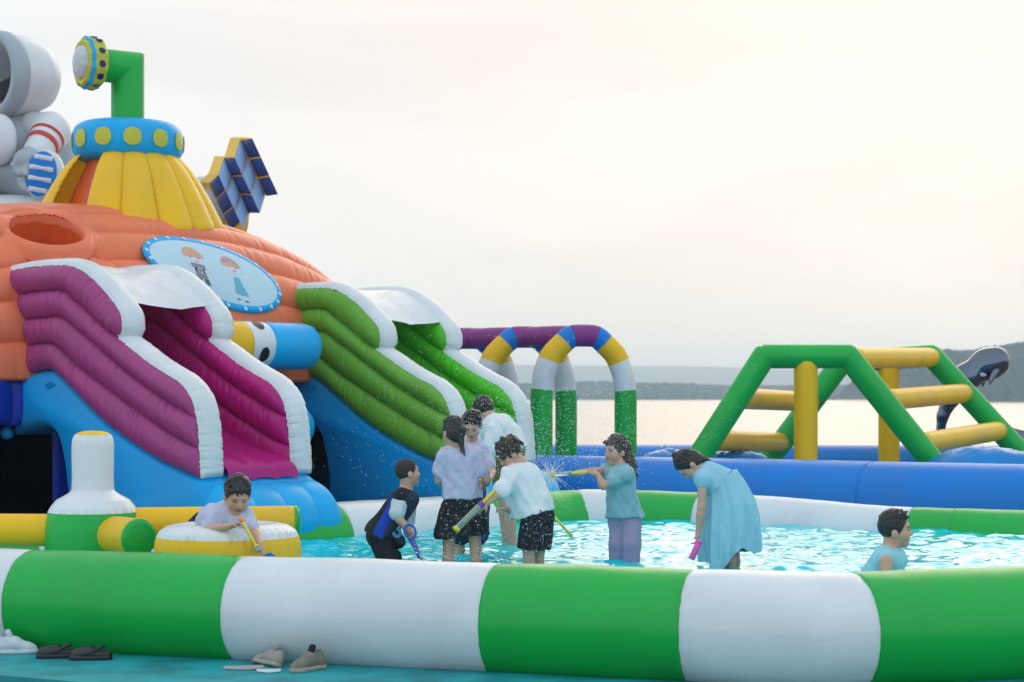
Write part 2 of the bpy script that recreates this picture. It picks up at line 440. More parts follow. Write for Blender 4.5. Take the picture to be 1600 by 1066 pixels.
def water_mat(name, col, rough=0.05, trans=0.3, bump=0.0, bscale=(1, 1, 1), bdist=0.05, ior=1.33):
    m, N, L, b = new_mat(name)
    b.inputs['Base Color'].default_value = (*col, 1); b.inputs['Roughness'].default_value = rough
    b.inputs['IOR'].default_value = ior; b.inputs['Transmission Weight'].default_value = trans
    if bump:
        t = N.new('ShaderNodeTexCoord'); mp = N.new('ShaderNodeMapping'); mp.inputs['Scale'].default_value = bscale
        L.new(t.outputs['Object'], mp.inputs[0])
        n = N.new('ShaderNodeTexNoise'); n.inputs['Scale'].default_value = 1.0; n.inputs['Detail'].default_value = 4
        L.new(mp.outputs[0], n.inputs['Vector'])
        bp = N.new('ShaderNodeBump'); bp.inputs['Strength'].default_value = bump; bp.inputs['Distance'].default_value = bdist
        L.new(n.outputs[0], bp.inputs['Height']); L.new(bp.outputs[0], b.inputs['Normal'])
    return m

# paved shore, sheet with its edge at the lake
gx = np.linspace(-60, 60, 2); gy = np.array([-30.0, 44.0])
A = np.stack(np.meshgrid(gx, gy, indexing='ij') + [np.zeros((2, 2))], -1)
paving = tag(grid('paving', A, ground_mat(), smooth=False, flip=False), kind='structure')
kerb = tag(link('shore_wall', [(-60, 44, 0), (60, 44, 0), (60, 44.05, -2.5), (-60, 44.05, -2.5)], [[0, 1, 2, 3]], ground_mat()), kind='structure')
# lake, to the horizon
lk = [(-5000, 44.1, -0.45), (5000, 44.1, -0.45), (5000, 5000, -0.45), (-5000, 5000, -0.45)]
tag(link('lake', lk, [[0, 1, 2, 3]], water_mat('lake_water', (0.30, 0.22, 0.155), rough=0.16, trans=0.0, bump=0.8, bscale=(0.8, 2.2, 1), bdist=0.2), smooth=False), kind='structure')

def hill(name, Y, depth, xs, hs, mat, rough, seed, nx=700, ny=40, treeh=0.0):
    x = np.linspace(xs[0], xs[-1], nx); H = np.interp(x, xs, hs)
    H = np.convolve(np.pad(H, 25, mode='edge'), np.hanning(51) / np.hanning(51).sum(), 'valid')
    t = np.linspace(0, 1, ny)
    X, T = np.meshgrid(x, t, indexing='ij')
    Yg = Y + T * depth
    prof = np.sin(np.clip(T * 1.25, 0, 1.35) * np.pi / 2 ) ** 0.8
    pts = np.stack([X, Yg, 0 * X], -1)
    nn = noise3(pts, 1.0 / (abs(xs[-1] - xs[0]) * 0.09), seed, 5)
    Z = -0.6 + H[:, None] * prof * (1 + rough * nn)
    if treeh:
        r = np.random.default_rng(seed + 3)
        Z += treeh * r.random(Z.shape) * (T > 0.02) * np.clip(H[:, None] / (H.max() + 1e-6) * 3, 0.2, 1)
        X = X + r.normal(size=X.shape) * (x[1] - x[0]) * 0.25
    return tag(grid(name, np.stack([X, Yg, Z], -1), mat, flip=True, smooth=treeh == 0), kind='structure')

M['wood_far'] = plain('wooded_hill', (0.018, 0.100, 0.130), rough=0.9, bscale=0.02, vary=0.5)  # blue of the distance haze painted into the foliage green
k1 = 900 / FPX
ux = lambda u, Y: (u - 800) * Y / FPX
hz = lambda v, Y: (624 - v) * Y / FPX
def ridge(pts, Y): return [ux(u, Y) for u, v in pts], [max(hz(v, Y), 0.0) for u, v in pts]
xs, hs = ridge([(-2600, 560), (-900, 580), (-200, 575), (300, 582), (600, 590), (800, 600), (880, 598), (960, 597), (1040, 598), (1120, 601), (1200, 603), (1300, 604), (1420, 602), (1500, 600), (1700, 596), (2600, 590)], 900)
hill('far_shore_wood', 900, 160, xs, hs, M['wood_far'], 0.22, 4, nx=900, treeh=1.6)
xs, hs = ridge([(-3000, 540), (-600, 552), (200, 556), (600, 560), (760, 562), (830, 556), (890, 565), (960, 577), (1010, 566), (1060, 560), (1110, 559), (1180, 566), (1300, 572), (1420, 575), (1600, 566), (2200, 550), (4000, 556)], 2900)
hill('far_hills', 2900, 900, xs, hs, M['wood_far'], 0.12, 9, nx=500)
xs, hs = ridge([(1395, 624), (1430, 590), (1455, 566), (1482, 554), (1510, 552), (1540, 543), (1560, 537), (1590, 538), (1640, 536), (1760, 520), (2000, 505), (2600, 500)], 620)
hill('wooded_headland', 620, 120, xs, hs, M['wood_far'], 0.10, 13, nx=700, treeh=1.3)

# teal mat in front of the pool
mx0 = [(-7.5, 13.4), (-5.0, 12.43), (-3.06, 11.46), (-2.5, 11.18), (-0.5, 10.2), (3.0, 9.6), (9.0, 9.4), (9.0, 13.2), (-7.5, 15.0)]
def slab(name, poly, z0, z1, mat, parent=None, **k):
    n = len(poly); v = [(x, y, z0) for x, y in poly] + [(x, y, z1) for x, y in poly]
    f = [list(range(n, 2 * n))] + [[i, (i + 1) % n, n + (i + 1) % n, n + i] for i in range(n)]
    return link(name, v, f, mat, parent, smooth=False, **k)
tag(slab('ground_mat', mx0, 0.004, 0.05, mat_mat()), kind='structure')
MATZ = 0.05

# ------------------------------------------------------------------ pools
def round_poly(pts, rads, step=0.03):
    out = []; n = len(pts)
    for i in range(n):
        p = np.array(pts[i], float); a = np.array(pts[i - 1], float); b = np.array(pts[(i + 1) % n], float)
        da = (a - p) / np.linalg.norm(a - p); db = (b - p) / np.linalg.norm(b - p); r = rads[i]
        p0 = p + da * r; p1 = p + db * r
        for t in np.linspace(0, 1, 14): out.append((1 - t) ** 2 * p0 + 2 * t * (1 - t) * p + t * t * p1)
    out = np.array(out + [out[0]])
    L = np.r_[0, np.cumsum(np.linalg.norm(np.diff(out, axis=0), axis=1))]
    s = np.arange(0, L[-1], step)
    return np.stack([np.interp(s, L, out[:, 0]), np.interp(s, L, out[:, 1])], -1)

R1 = 0.35
front_y = lambda X: 12.93 - 0.336 * (X + 3.45)
pool_pts = [(-5.6, front_y(-5.6)), (1.80, front_y(1.80)), (4.7, 12.05), (6.5, 13.9), (6.7, 16.6), (5.1, 18.7), (4.0, 19.3), (2.4, 20.25), (0.78, 21.15),
            (-1.95, 18.25), (-4.9, 15.0)]
pool_rad = [0.35, 0.16, 0.6, 0.5, 0.5, 0.8, 0.8, 0.7, 0.55, 0.9, 0.35]
PATH = round_poly(pool_pts, pool_rad)
def nearest(x, y):
    return int(np.argmin((PATH[:, 0] - x) ** 2 + (PATH[:, 1] - y) ** 2))
def front_u(u):
    k = (u - 800) / FPX; X = k * (12.93 - 0.336 * 3.45) / (1 + 0.336 * k); return nearest(X, front_y(X))
cuts = [front_u(50), front_u(385), front_u(775), front_u(1085), nearest(1.80, front_y(1.80)) + 6,
        nearest(3.9, 11.75), nearest(5.7, 12.95), nearest(6.6, 15.3), nearest(6.0, 17.5), nearest(ux(1421, 19.2), 19.2), nearest(ux(1100, 20.5), 20.5),
        nearest(ux(985, 20.95), 20.95), nearest(0.66, 21.1), nearest(-0.35, 19.95), nearest(-1.75, 18.45), nearest(-3.0, 17.1), nearest(-4.1, 15.9), nearest(-5.1, 14.7)]
n = len(PATH)
pool = thing('inflatable_pool', (0.3, 16.0, 0), 'large paddling pool ringed by a fat green and white striped tube', 'pool')
cols = ['green', 'white', 'green', 'white', 'green', 'white', 'green', 'white', 'green', 'white', 'green', 'white', 'green', 'white', 'green', 'white', 'green', 'white']
# order so that front_u(50)->385 is green
cuts_s = sorted(range(len(cuts)), key=lambda i: cuts[i])
seq = [cuts[i] for i in cuts_s]
start_col = {front_u(50): 0}
i0 = seq.index(front_u(50))
for q in range(len(seq)):
    a = seq[(i0 + q) % len(seq)]; b = seq[(i0 + q + 1) % len(seq)]
    if b <= a: b += n
    ii = np.arange(a, b + 1) % n
    slim = 0.045 * np.clip((PATH[ii][:, 0] - 2.2) / 1.6, 0, 1) * np.clip((PATH[ii][:, 1] - 15.0) / 2.0, 0, 1)
    p3 = np.c_[PATH[ii], R1 - 0.01 - slim]
    nn = len(ii)
    Lq = np.arange(nn) * 0.03
    # segments slacken slightly towards their welds
    Rr = R1 + 0.006 * np.sin(np.pi * np.linspace(0, 1, nn)) - 0.004 - slim
    tube('green_segment' if q % 2 == 0 else 'white_segment', p3, Rr, M['green' if q % 2 == 0 else 'white'], pool, seg=72, caps=(0.02, 0.02), pucker=0.003, seed=q * 7 + 3, dent=0.005)
# pool floor liner
fl = PATH[::6]
o = link('pool_floor', [(x, y, 0.02) for x, y in fl], [list(range(len(fl)))], vinyl('pool_liner', (0.0, 0.33, 0.40)), pool, smooth=False)
# small air-valve flaps on the front tube
WATER = 0.42
# pool water: real waves
def inside_poly(X, Y, poly):
    r = np.zeros(X.shape, bool); px_, py_ = poly[:, 0], poly[:, 1]; j = len(poly) - 1
    for i in range(len(poly)):
        c = ((py_[i] > Y) != (py_[j] > Y)) & (X < (px_[j] - px_[i]) * (Y - py_[i]) / (py_[j] - py_[i] + 1e-12) + px_[i]); r ^= c; j = i
    return r
st = 0.022
xs_ = np.arange(-5.4, 7.0, st); ys_ = np.arange(11.2, 21.4, st)
X, Y = np.meshgrid(xs_, ys_, indexing='ij')
rw = np.random.default_rng(21); Z = np.zeros_like(X)
wx = X + 0.10 * np.sin(Y * 2.1 + 0.6) + 0.05 * np.sin(X * 5.3 + Y * 3.1); wy = Y + 0.10 * np.sin(X * 1.7 + 2.0) + 0.05 * np.sin(Y * 4.7 - X * 2.2)
for k in range(64):
    lam = 0.12 * (10.0 ** (k / 63.0)); a = rw.uniform(0, 2 * np.pi); kk = 2 * np.pi / lam
    amp = 0.0019 * (lam / 0.3) ** 0.75
    ph = kk * (wx * math.cos(a) + wy * math.sin(a)) + rw.uniform(0, 7)
    Z += amp * (1 - np.abs(np.sin(ph * 0.5)) * 2) * 1.0 + amp * 0.5 * np.sin(ph)
# rings and chop round the splashing children
for (u, v, s) in [(610, 872, 1.0), (722, 874, 1.3), (832, 880, 1.2), (975, 870, 0.9), (1145, 878, 0.9), (1375, 890, 0.6), (655, 868, 1.0)]:
    yy = (CAMH - WATER) * FPX / (v - HOR); xx = ux(u, yy); d = np.hypot(X - xx, Y - yy)
    Z += s * 0.014 * np.exp(-d / 0.35) * np.sin(d * 38 + 0.6 * np.sin(3 * np.arctan2(Y - yy, X - xx)))
Z = np.clip(Z * 0.72, -0.06, 0.075) + WATER
ins = inside_poly(X, Y, PATH[::4])
F = grid_faces(len(xs_), len(ys_)); keep = ins.reshape(-1)[F].all(1); F = F[keep]
V = np.stack([X, Y, Z], -1).reshape(-1, 3); us = np.unique(F); re = np.full(len(V), -1); re[us] = np.arange(len(us))
tag(link('pool_water', V[us], re[F], water_mat('pool_water', (0.005, 0.56, 0.64), rough=0.07, trans=0.0)), kind='structure')

# blue pool behind
R2 = 0.5
bp_pts = [(-2.2, 24.8), (0.46, 23.1), (2.88, 21.75), (5.33, 20.1), (9.5, 17.4), (14, 21), (9.0, 27.2), (4.0, 28.0), (-2.4, 28.4)]
BP = round_poly(bp_pts, [0.4, 0.5, 0.5, 0.5, 0.8, 0.8, 0.8, 0.6, 0.6], 0.06)
bpool = thing('inflatable_pool', (3, 24, 0), 'plain bright blue inflatable pool tube behind the striped paddling pool', 'pool')
nb = len(BP); segs = 11
for q in range(segs):
    a, b = int(nb * q / segs), int(nb * (q + 1) / segs); ii = np.arange(a, b + 1) % nb
    tube('blue_segment', np.c_[BP[ii], np.full(len(ii), R2)], R2, M['pool_blue'], bpool, seg=64, caps=(0.02, 0.02), pucker=0.004, seed=q + 90)
fl = BP[::4]
tag(link('blue_pool_water', [(x, y, 0.62) for x, y in fl], [list(range(len(fl)))], water_mat('blue_pool_water', (0.01, 0.22, 0.48), rough=0.08, trans=0.0, bump=0.5, bscale=(4, 4, 1)), smooth=False), kind='structure')

# half-deflated mats lying over the blue pool's rim
def lump(name, u0, u1, v0, Y, hgt, seed, label):
    nx, ny = 130, 40
    s, t = np.meshgrid(np.linspace(0, 1, nx), np.linspace(0, 1, ny), indexing='ij')
    X = ux(u0, Y) + (ux(u1, Y) - ux(u0, Y)) * s + 0.05 * np.sin(t * 5)
    Yy = Y - 0.55 + 1.1 * t + 0.12 * np.sin(s * 5 + seed)
    pts = np.stack([X, Yy, 0 * X], -1)
    env = (np.sin(np.pi * np.clip(t, 0, 1)) ** 0.5) * (np.sin(np.pi * s) ** 0.35)
    Z = 0.55 + env * hgt * (0.75 + 0.25 * np.sin(s * 3.3 + seed)) + env * 0.05 * noise3(pts, 0.9, seed, 3) + env * 0.02 * np.abs(noise3(pts, 3.5, seed + 1, 3))
    c = (ux((u0 + u1) / 2, Y), Y, 0.55)
    o = grid(name, np.stack([X, Yy, Z], -1), vinyl('mat_blue_%d' % seed, (0.0, 0.24, 0.62), rough=0.22, wr=0.6, scale=3), loc=c, flip=False)
    return tag(fix_normals(o), label, 'mat')
lump('inflatable_mat', 985, 1210, 690, 24.9, 0.86, 3, 'slack wet blue mat heaped in the blue pool left of the climbing frame')
lump('inflatable_mat', 1440, 1790, 700, 23.2, 0.72, 8, 'slack wet blue mat heaped in the blue pool right of the climbing frame')

# ------------------------------------------------------------------ castle frame of reference
Dv = np.array([0.78, -0.626, 0]); Ev = np.array([0.626, 0.78, 0]); P1 = np.array([-2.66, 17.6, 0.0])
def W(s, t, z, O=P1, k=1.0): return O + k * (s * Dv + t * Ev) + np.array([0, 0, z * k])
WT, WW = 0.25, 1.14
def wall_sz(u, v, t=-WT):
    c = P1 + t * Ev; k = (u - 800) / FPX
    s = (k * c[1] - c[0]) / (Dv[0] - k * Dv[1]); Yy = c[1] + s * Dv[1]
    return (s, CAMH - (v - HOR) * Yy / FPX)
SZ = lambda pts, t=-WT: np.array([wall_sz(u, v, t) for u, v in pts])

TOP = SZ([(13, 424), (45, 418), (80, 415), (114, 416), (144, 434), (172, 464), (188, 487), (192, 510), (187, 529)])
SA = SZ([(26, 461), (60, 456), (99, 454), (120, 470), (144, 491), (165, 511), (187, 529)])
LOW = SZ([(187, 529), (210, 548), (234, 567), (260, 584), (282, 598), (300, 622), (307, 645)])
SB = SZ([(33, 500), (66, 497), (99, 496), (130, 520), (162, 547), (200, 580), (245, 614), (288, 642), (308, 655)])
SCm = SZ([(42, 539), (66, 537), (87, 538), (108, 556), (129, 576), (170, 607), (222, 645), (270, 678), (313, 702)])
BOT = SZ([(43, 583), (64, 579), (84, 579), (110, 602), (169, 662), (243, 714), (315, 748)])
TRIM = SZ([(13, 424), (45, 418), (80, 415), (114, 416), (144, 434), (172, 464), (188, 487), (192, 510), (187, 529), (210, 548), (234, 567), (260, 584), (282, 598), (300, 622), (309, 655), (313, 700), (315, 748)])

def slide(O, k, name, label, wall_m, in_m, seed):
    root = thing('inflatable_slide', tuple(O + np.array([0, 0, 0.0])), label, 'slide')
    w = lambda s, t, z: W(s, t, z, O, k)
    def chamber(top, bot, t0, side, mat, sd, B, zero_front=True):
        n_, m_ = 420, 22
        a = catmull(top, n_); b = catmull(bot, n_)
        j = np.linspace(0, 1, m_); i = np.linspace(0, 1, n_)
        hgt = np.linalg.norm(a - b, axis=1)
        bul = np.sin(np.pi * j) ** 0.55
        ends = np.clip(i / 0.05, 0, 1) ** 0.5 * np.clip((1 - i) / 0.06, 0, 1) ** 0.5
        Bi = np.minimum(B, 0.38 * hgt) * ends
        seam = np.exp(-np.minimum(j, 1 - j) / 0.16)
        wrk = noise1(i * 22, sd) + 0.7 * noise1(i * 47, sd + 1)
        gate = np.clip(0.35 + noise1(i * 2.0, sd + 2), 0, 1)
        dsp = Bi[:, None] * bul[None, :] + 0.005 * (gate * wrk * ends)[:, None] * (seam * np.sin(np.pi * j) ** 0.3)[None, :]
        Lc = np.linalg.norm(np.diff(a, axis=0), axis=1).sum()
        for ed in (0, 1):
            jj = j if ed == 0 else 1 - j
            cr_ = crease(i * Lc, 12, sd * 3 + ed, 0.65, 0.24) * np.clip(0.45 + 1.2 * noise1(i * 2.2, sd + 7 + ed), 0.12, 1.0) * ends
            dsp = dsp - 0.050 * cr_[:, None] * (np.exp(-jj / 0.26) * np.clip(jj / 0.05, 0, 1))[None, :]
        sz = a[:, None, :] * (1 - j)[None, :, None] + b[:, None, :] * j[None, :, None]
        A = np.zeros((n_, m_, 3))
        tt = t0 + side * dsp
        A[:] = O + k * (sz[..., 0:1] * Dv + tt[..., None] * Ev) + k * sz[..., 1:2] * np.array([0, 0, 1.0])
        return grid('wall_chamber', A, mat, root, flip=side > 0)
    main_top = np.vstack([SA, LOW[1:]])
    for wi, tb in enumerate((0.0, WW)):
        for side, t0 in ((-1, tb - WT), (1, tb)):
            mt = wall_m if (wi == 0 and side < 0) else in_m
            if wi == 1 and side > 0: mt = wall_m
            s0 = seed + wi * 40 + (side + 1) * 10
            chamber(TOP, SA, t0, side, mt, s0, 0.085)
            chamber(main_top, SB, t0, side, mt, s0 + 3, 0.085)
            chamber(SB, SCm, t0, side, mt, s0 + 5, 0.085)
            chamber(SCm, BOT, t0, side, mt, s0 + 7, 0.085)
        # white trim wrapping the wall's edge
        c = catmull(TRIM, 520); T = np.gradient(c, axis=0); T /= np.linalg.norm(T, axis=1)[:, None]
        Nn = np.stack([-T[:, 1], T[:, 0]], -1)
        j = np.linspace(0, 1, 16); i = np.linspace(0, 1, 520)
        bulge = np.sin(np.pi * j) ** 0.5
        wrk = noise1(i * 40, seed + wi) * 0.5 + noise1(i * 90, seed + 9 + wi) * 0.5
        edge = np.exp(-np.minimum(j, 1 - j) / 0.18)
        h = 0.075 * np.clip((1 - i) / 0.012, 0, 1) ** 0.5
        off = h[:, None] * bulge[None, :] - 0.016 * crease(i * 4.3, 11, seed * 5 + wi, 0.6)[:, None] * np.exp(-j / 0.22)[None, :] - 0.016 * crease(i * 4.3, 11, seed * 5 + wi + 77, 0.6)[:, None] * np.exp(-(1 - j) / 0.22)[None, :] + 0.006 * wrk[:, None] * edge[None, :] * np.sin(np.pi * j)[None, :] ** 0.3
        sz = c[:, None, :] + Nn[:, None, :] * off[..., None]
        tt = tb - WT - 0.012 + (WT + 0.024) * j
        A = O + k * (sz[..., 0:1] * Dv + (tt[None, :, None] + 0.008 * wrk[:, None, None]) * Ev) + k * sz[..., 1:2] * np.array([0, 0, 1.0])
        fix_normals(grid('white_trim', A, M['white_trim'], root))
    # slide lane
    c = catmull(np.vstack([BOT + np.array([0, 0.12]), [(0.10, 0.93)]]), 80); t = np.linspace(0, WW - WT, 24)
    dz = -0.03 * np.abs(np.sin(t / (WW - WT) * 3 * np.pi)) ** 0.5
    A = O + k * (c[:, None, 0:1] * Dv + t[None, :, None] * Ev) + k * (c[:, None, 1:2] - dz[None, :, None]) * np.array([0, 0, 1.0])
    grid('slide_lane', A, in_m, root)
    # back board above the lane
    A = np.array([[w(-2.55, t, z) for z in np.linspace(2.0, 2.9, 10)] for t in np.linspace(0, WW - WT, 16)])
    grid('back_board', A, in_m, root)
    # white hood stretched between the wall tops
    cut_s = wall_sz(214, 470, 0.0)[0]
    c = catmull(TOP, 200); c = c[:np.argmax(c[:, 0] > cut_s)]
    c = resample(c, 60); t = np.linspace(-0.02, WW - WT + 0.02, 40); j = np.linspace(0, 1, 40); i = np.linspace(0, 1, 60)
    sag = -0.035 * np.sin(np.pi * j) ** 0.8
    pp = np.stack([np.repeat(c[:, 0:1], 40, 1), np.repeat(t[None, :], 60, 0), 0 * np.zeros((60, 40))], -1)
    cre = -0.03 * crease((pp[..., 0] * 1.3 + pp[..., 1] * 0.8), 3.2, seed, 0.9, 0.22) * np.sin(np.pi * j)[None, :] + 0.015 * noise3(pp, 1.2, seed, 3) * np.sin(np.pi * j)[None, :]
    zz = c[:, 1:2] + sag[None, :] * (0.3 + 0.7 * i[:, None]) + 0.03 + cre
    A = O + k * (pp[..., 0:1] * Dv + pp[..., 1:2] * Ev) + k * zz[..., None] * np.array([0, 0, 1.0])
    fix_normals(grid('hood', A, M['white_trim'], root))
    # blue inflated base, hollowed by an arch at the back
    top = np.vstack([SZ([(20, 592)]), SZ([(50, 581)]), BOT[2:] + np.array([0, 0.015])])
    arch = SZ([(20, 680), (45, 672), (70, 668), (88, 682), (97, 715), (103, 760), (105, 800)])
    poly = np.vstack([catmull(top, 60), [(0.12, 0.90), (0.12, 0.40)], [(-0.5, 0.40)], [(arch[-1][0], 0.12)], catmull(arch, 36)[::-1]])
    nn = len(poly); cen = poly.mean(0)
    # pillow cross-section across t
    t0, t1 = -WT - 0.035, WW + 0.035
    prof = [(0.0, 0.10), (0.015, 0.055), (0.05, 0.02), (0.10, 0.0), (0.5, -0.012), (0.9, 0.0), (0.95, 0.02), (0.985, 0.055), (1.0, 0.10)]
    Tg = np.roll(poly, -1, 0) - np.roll(poly, 1, 0); Tg /= np.maximum(np.linalg.norm(Tg, axis=1), 1e-6)[:, None]
    Nn = np.stack([Tg[:, 1], -Tg[:, 0]], -1)   # inward for this winding
    area = 0.5 * np.sum(poly[:, 0] * np.roll(poly[:, 1], -1) - poly[:, 1] * np.roll(poly[:, 0], -1))
    if area > 0: Nn = -Nn
    rows = []
    for f, ins_ in prof:
        q = poly + Nn * ins_ * 0.9; t = t0 + (t1 - t0) * f
        rows.append(O + k * (q[:, 0:1] * Dv + t * Ev) + k * q[:, 1:2] * np.array([0, 0, 1.0]))
    V = np.concatenate(rows); Fq = grid_faces(len(prof), nn, False, True).tolist()
    Fq += [list(range(nn))[::-1], [(len(prof) - 1) * nn + q for q in range(nn)]]
    fix_normals(link('slide_base', V, Fq, M['sky_blue'], root))
    # rounded tongue with lobes at the foot of the slide
    na, nt = 34, 150
    a = np.linspace(0, np.pi * 0.62, na); t = np.linspace(t0, t1, nt); f = np.linspace(0, 1, nt)
    lobe = np.abs(np.sin(f * 4 * np.pi)) ** 0.5; endr = np.clip(np.minimum(f, 1 - f) / 0.07, 0, 1) ** 0.45
    Ss = 0.02 + (0.45 * np.sin(a)[:, None]) * (0.86 + 0.14 * endr[None, :]) + (0.03 * np.sin(a)[:, None] * (lobe - 1)[None, :])
    Zs = 0.52 + 0.40 * np.cos(a)[:, None] * endr[None, :] ** 0.6 + 0.022 * (lobe - 1)[None, :] * np.cos(a)[:, None]
    wr_ = -0.02 * crease(f * 1.4, 7, seed, 0.5, 0.35)[None, :] * np.sin(a)[:, None]
    A = O + k * ((Ss + wr_)[..., None] * Dv + (t[None, :, None]) * Ev) + k * Zs[..., None] * np.array([0, 0, 1.0])
    fix_normals(grid('slide_tongue', A, M['cyan'], root))
    # tie-down knob and valve flap on the base's side
    kn = w(*(lambda q: (q[0], -WT - 0.02, q[1]))(wall_sz(14, 676)))
    lathe('base_knob', [(0.001, -0.07), (0.05, -0.055), (0.075, 0), (0.05, 0.055), (0.001, 0.07)], kn, M['sky_blue'], root, seg=20)
    vf = wall_sz(85, 603)
    A = np.array([[w(vf[0] - 0.06 + 0.12 * a_, -WT - 0.045 - 0.03 * b_, vf[1] - 0.035 + 0.03 * a_ + 0.05 * b_) for b_ in (0, 0.5, 1)] for a_ in (0, 0.5, 1)])
    grid('valve_flap', A, M['sky_blue'], root)
    return root

slide(P1, 1.0, 'inflatable_slide', 'inflatable slide with purple and magenta ribbed walls, white edging and a blue base', M['purple'], M['magenta'], 11)
P2 = np.array([-0.46, 20.75, 0.0])
slide(P2, 0.985, 'inflatable_slide', 'inflatable slide with ribbed green walls, white edging and a blue base', M['leaf'], M['lime'], 57)

# ------------------------------------------------------------------ submarine castle
castle = thing('inflatable_castle', tuple(W(-4.3, 2.5, 0)), 'big orange inflatable submarine castle with yellow tower and green periscope behind the slides', 'inflatable castle')
HT, HA, HS, HZ, HB, HC = 1.9, 4.1, -4.1, 1.85, 1.75, 1.93
def hullp(t, th, off=0.0):
    g = np.maximum(1 - np.abs((t - HT) / HA) ** 2.3, 0) ** 0.5
    c, s = np.cos(th), np.sin(th)
    cs = np.sign(c) * np.abs(c) ** 0.86; ss = np.abs(s) ** 0.86
    S = HS + (HB * g + off) * cs; Z = HZ + (HC * g + off) * ss
    return P1 + S[..., None] * Dv + np.asarray(t)[..., None] * Ev + Z[..., None] * np.array([0, 0, 1.0])
nbands = 13; nt_ = 700
tt = HT + HA * np.sin(np.linspace(-np.pi / 2, np.pi / 2, nt_)) * 0.9995
for b in range(nbands):
    th0 = -0.06 + (np.pi + 0.12) * b / nbands; th1 = -0.06 + (np.pi + 0.12) * (b + 1) / nbands
    j = np.linspace(0, 1, 14); th = th0 + (th1 - th0) * j
    Tm, Th = np.meshgrid(tt, th, indexing='ij')
    i = np.linspace(0, 1, nt_)
    wrk = noise1(i * 50, b) + 0.7 * noise1(i * 110, b + 30); gate = np.clip(0.3 + noise1(i * 4, b + 60), 0, 1)
    seam = np.exp(-np.minimum(j, 1 - j) / 0.2) * np.sin(np.pi * j) ** 0.4
    off = 0.075 * (np.sin(np.pi * j) ** 0.5)[None, :] * np.ones((nt_, 1)) + 0.004 * (gate * wrk)[:, None] * seam[None, :]
    for ed in (0, 1):
        jj = j if ed == 0 else 1 - j
        cr_ = crease(tt, 9, b * 9 + ed, 0.65, 0.32) * np.clip(0.45 + 1.2 * noise1(i * 5, b + 80 + ed), 0.12, 1.0)
        off = off - 0.050 * cr_[:, None] * (np.exp(-jj / 0.28) * np.clip(jj / 0.05, 0, 1))[None, :]
    A = hullp(Tm, Th, off)
    # the round hatch dents the top left of the hull
    hc = hullp(np.array(0.35), np.array(0.925)); 
    dd = np.linalg.norm((A - hc) * np.array([1, 1, 1.0]), axis=-1)
    keep = dd > 0.40
    F = grid_faces(nt_, 14); kf = keep.reshape(-1)[F].any(1)
    rim = (dd < 0.60) & (dd > 0.30)
    A = A + (0.05 * np.exp(-((dd - 0.48) / 0.08) ** 2))[..., None] * np.array([0.1, -0.25, 0.95])
    link('hull_band', A.reshape(-1, 3), F[kf], M['orange'], castle)
# hatch: padded rim and deep pleated well
hn = np.array([0.22, -0.42, 0.88]); hn /= np.linalg.norm(hn)
def pleat(rr, hh, th): return rr * (1 + 0.03 * np.sin(th * 13 + np.sin(th * 3)) * np.clip(-hh / 0.2, 0, 1))
lathe('hatch_rim', [(0.52, -0.08), (0.50, 0.03), (0.45, 0.085), (0.40, 0.07), (0.375, 0.0), (0.375, -0.05)], hc + hn * 0.02, M['orange'], castle, seg=96, axis=hn)
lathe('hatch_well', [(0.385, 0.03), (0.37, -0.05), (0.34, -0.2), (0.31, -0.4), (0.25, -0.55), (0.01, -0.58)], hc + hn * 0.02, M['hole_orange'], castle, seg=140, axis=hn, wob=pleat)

# emblem: pale oval window with riveted blue rim and two printed children
ET, ETH = 2.27, 0.60
def emb(x, y, off=0.100):   # x to the right along the hull, y upwards
    return hullp(np.array(ET + 0.77 * x), np.array(ETH + y / 1.95 - 0.075 * x), off)
RX, RY, ERO = 1.22, 0.475, 0.0
t = np.linspace(0, 2 * np.pi, 96, endpoint=False)
rim = np.array([[emb(RX * f * math.cos(a), RY * (f - (1 - f) * 1.1) * math.sin(a), o) for a in t] for f, o in ((1.0, 0.08), (0.997, 0.101), (0.945, 0.104), (0.925, 0.102))])
grid('emblem_rim', rim, M['cyan'], castle, cv=True)
oval = patch('emblem_oval', emb, M['pale_blue'], castle, ell(0, 0, RX * 0.93, RY * 0.86, 96), rings=14)
for q in range(22):
    a = 2 * np.pi * (q + 0.5) / 22
    patch('rivet', lambda x, y: emb(x, y, 0.108), M['white'], castle, ell(RX * 0.962 * math.cos(a), RY * 0.925 * math.sin(a), 0.030, 0.024, 12), rings=1)
M['p_face'] = vinyl('print_face', (0.72, 0.72, 0.76)); M['p_hair'] = vinyl('print_hair', (0.72, 0.40, 0.25)); M['p_grey'] = vinyl('print_grey', (0.26, 0.26, 0.31))
M['p_slate'] = vinyl('print_slate', (0.10, 0.13, 0.20)); M['p_teal'] = vinyl('print_teal', (0.14, 0.48, 0.62)); M['p_band'] = vinyl('print_band', (0.50, 0.32, 0.62)); M['p_pink'] = vinyl('print_pink', (0.62, 0.33, 0.45))
def pr(name, mat, outline, off, rings=3):
    c0 = -0.36 if np.mean(np.asarray(outline)[:, 0]) < 0 else 0.34
    patch(name, lambda x, y: emb((x - c0) * 0.9 + c0 * 0.95, y * 0.9, 0.1015 + (off - 0.128) * 0.5), M[mat], oval, outline, rings=rings)
def halfell(cx, cy, rx, ry, a0, a1, n=18): 
    t = np.linspace(a0, a1, n); return np.stack([cx + rx * np.cos(t), cy + ry * np.sin(t)], -1)
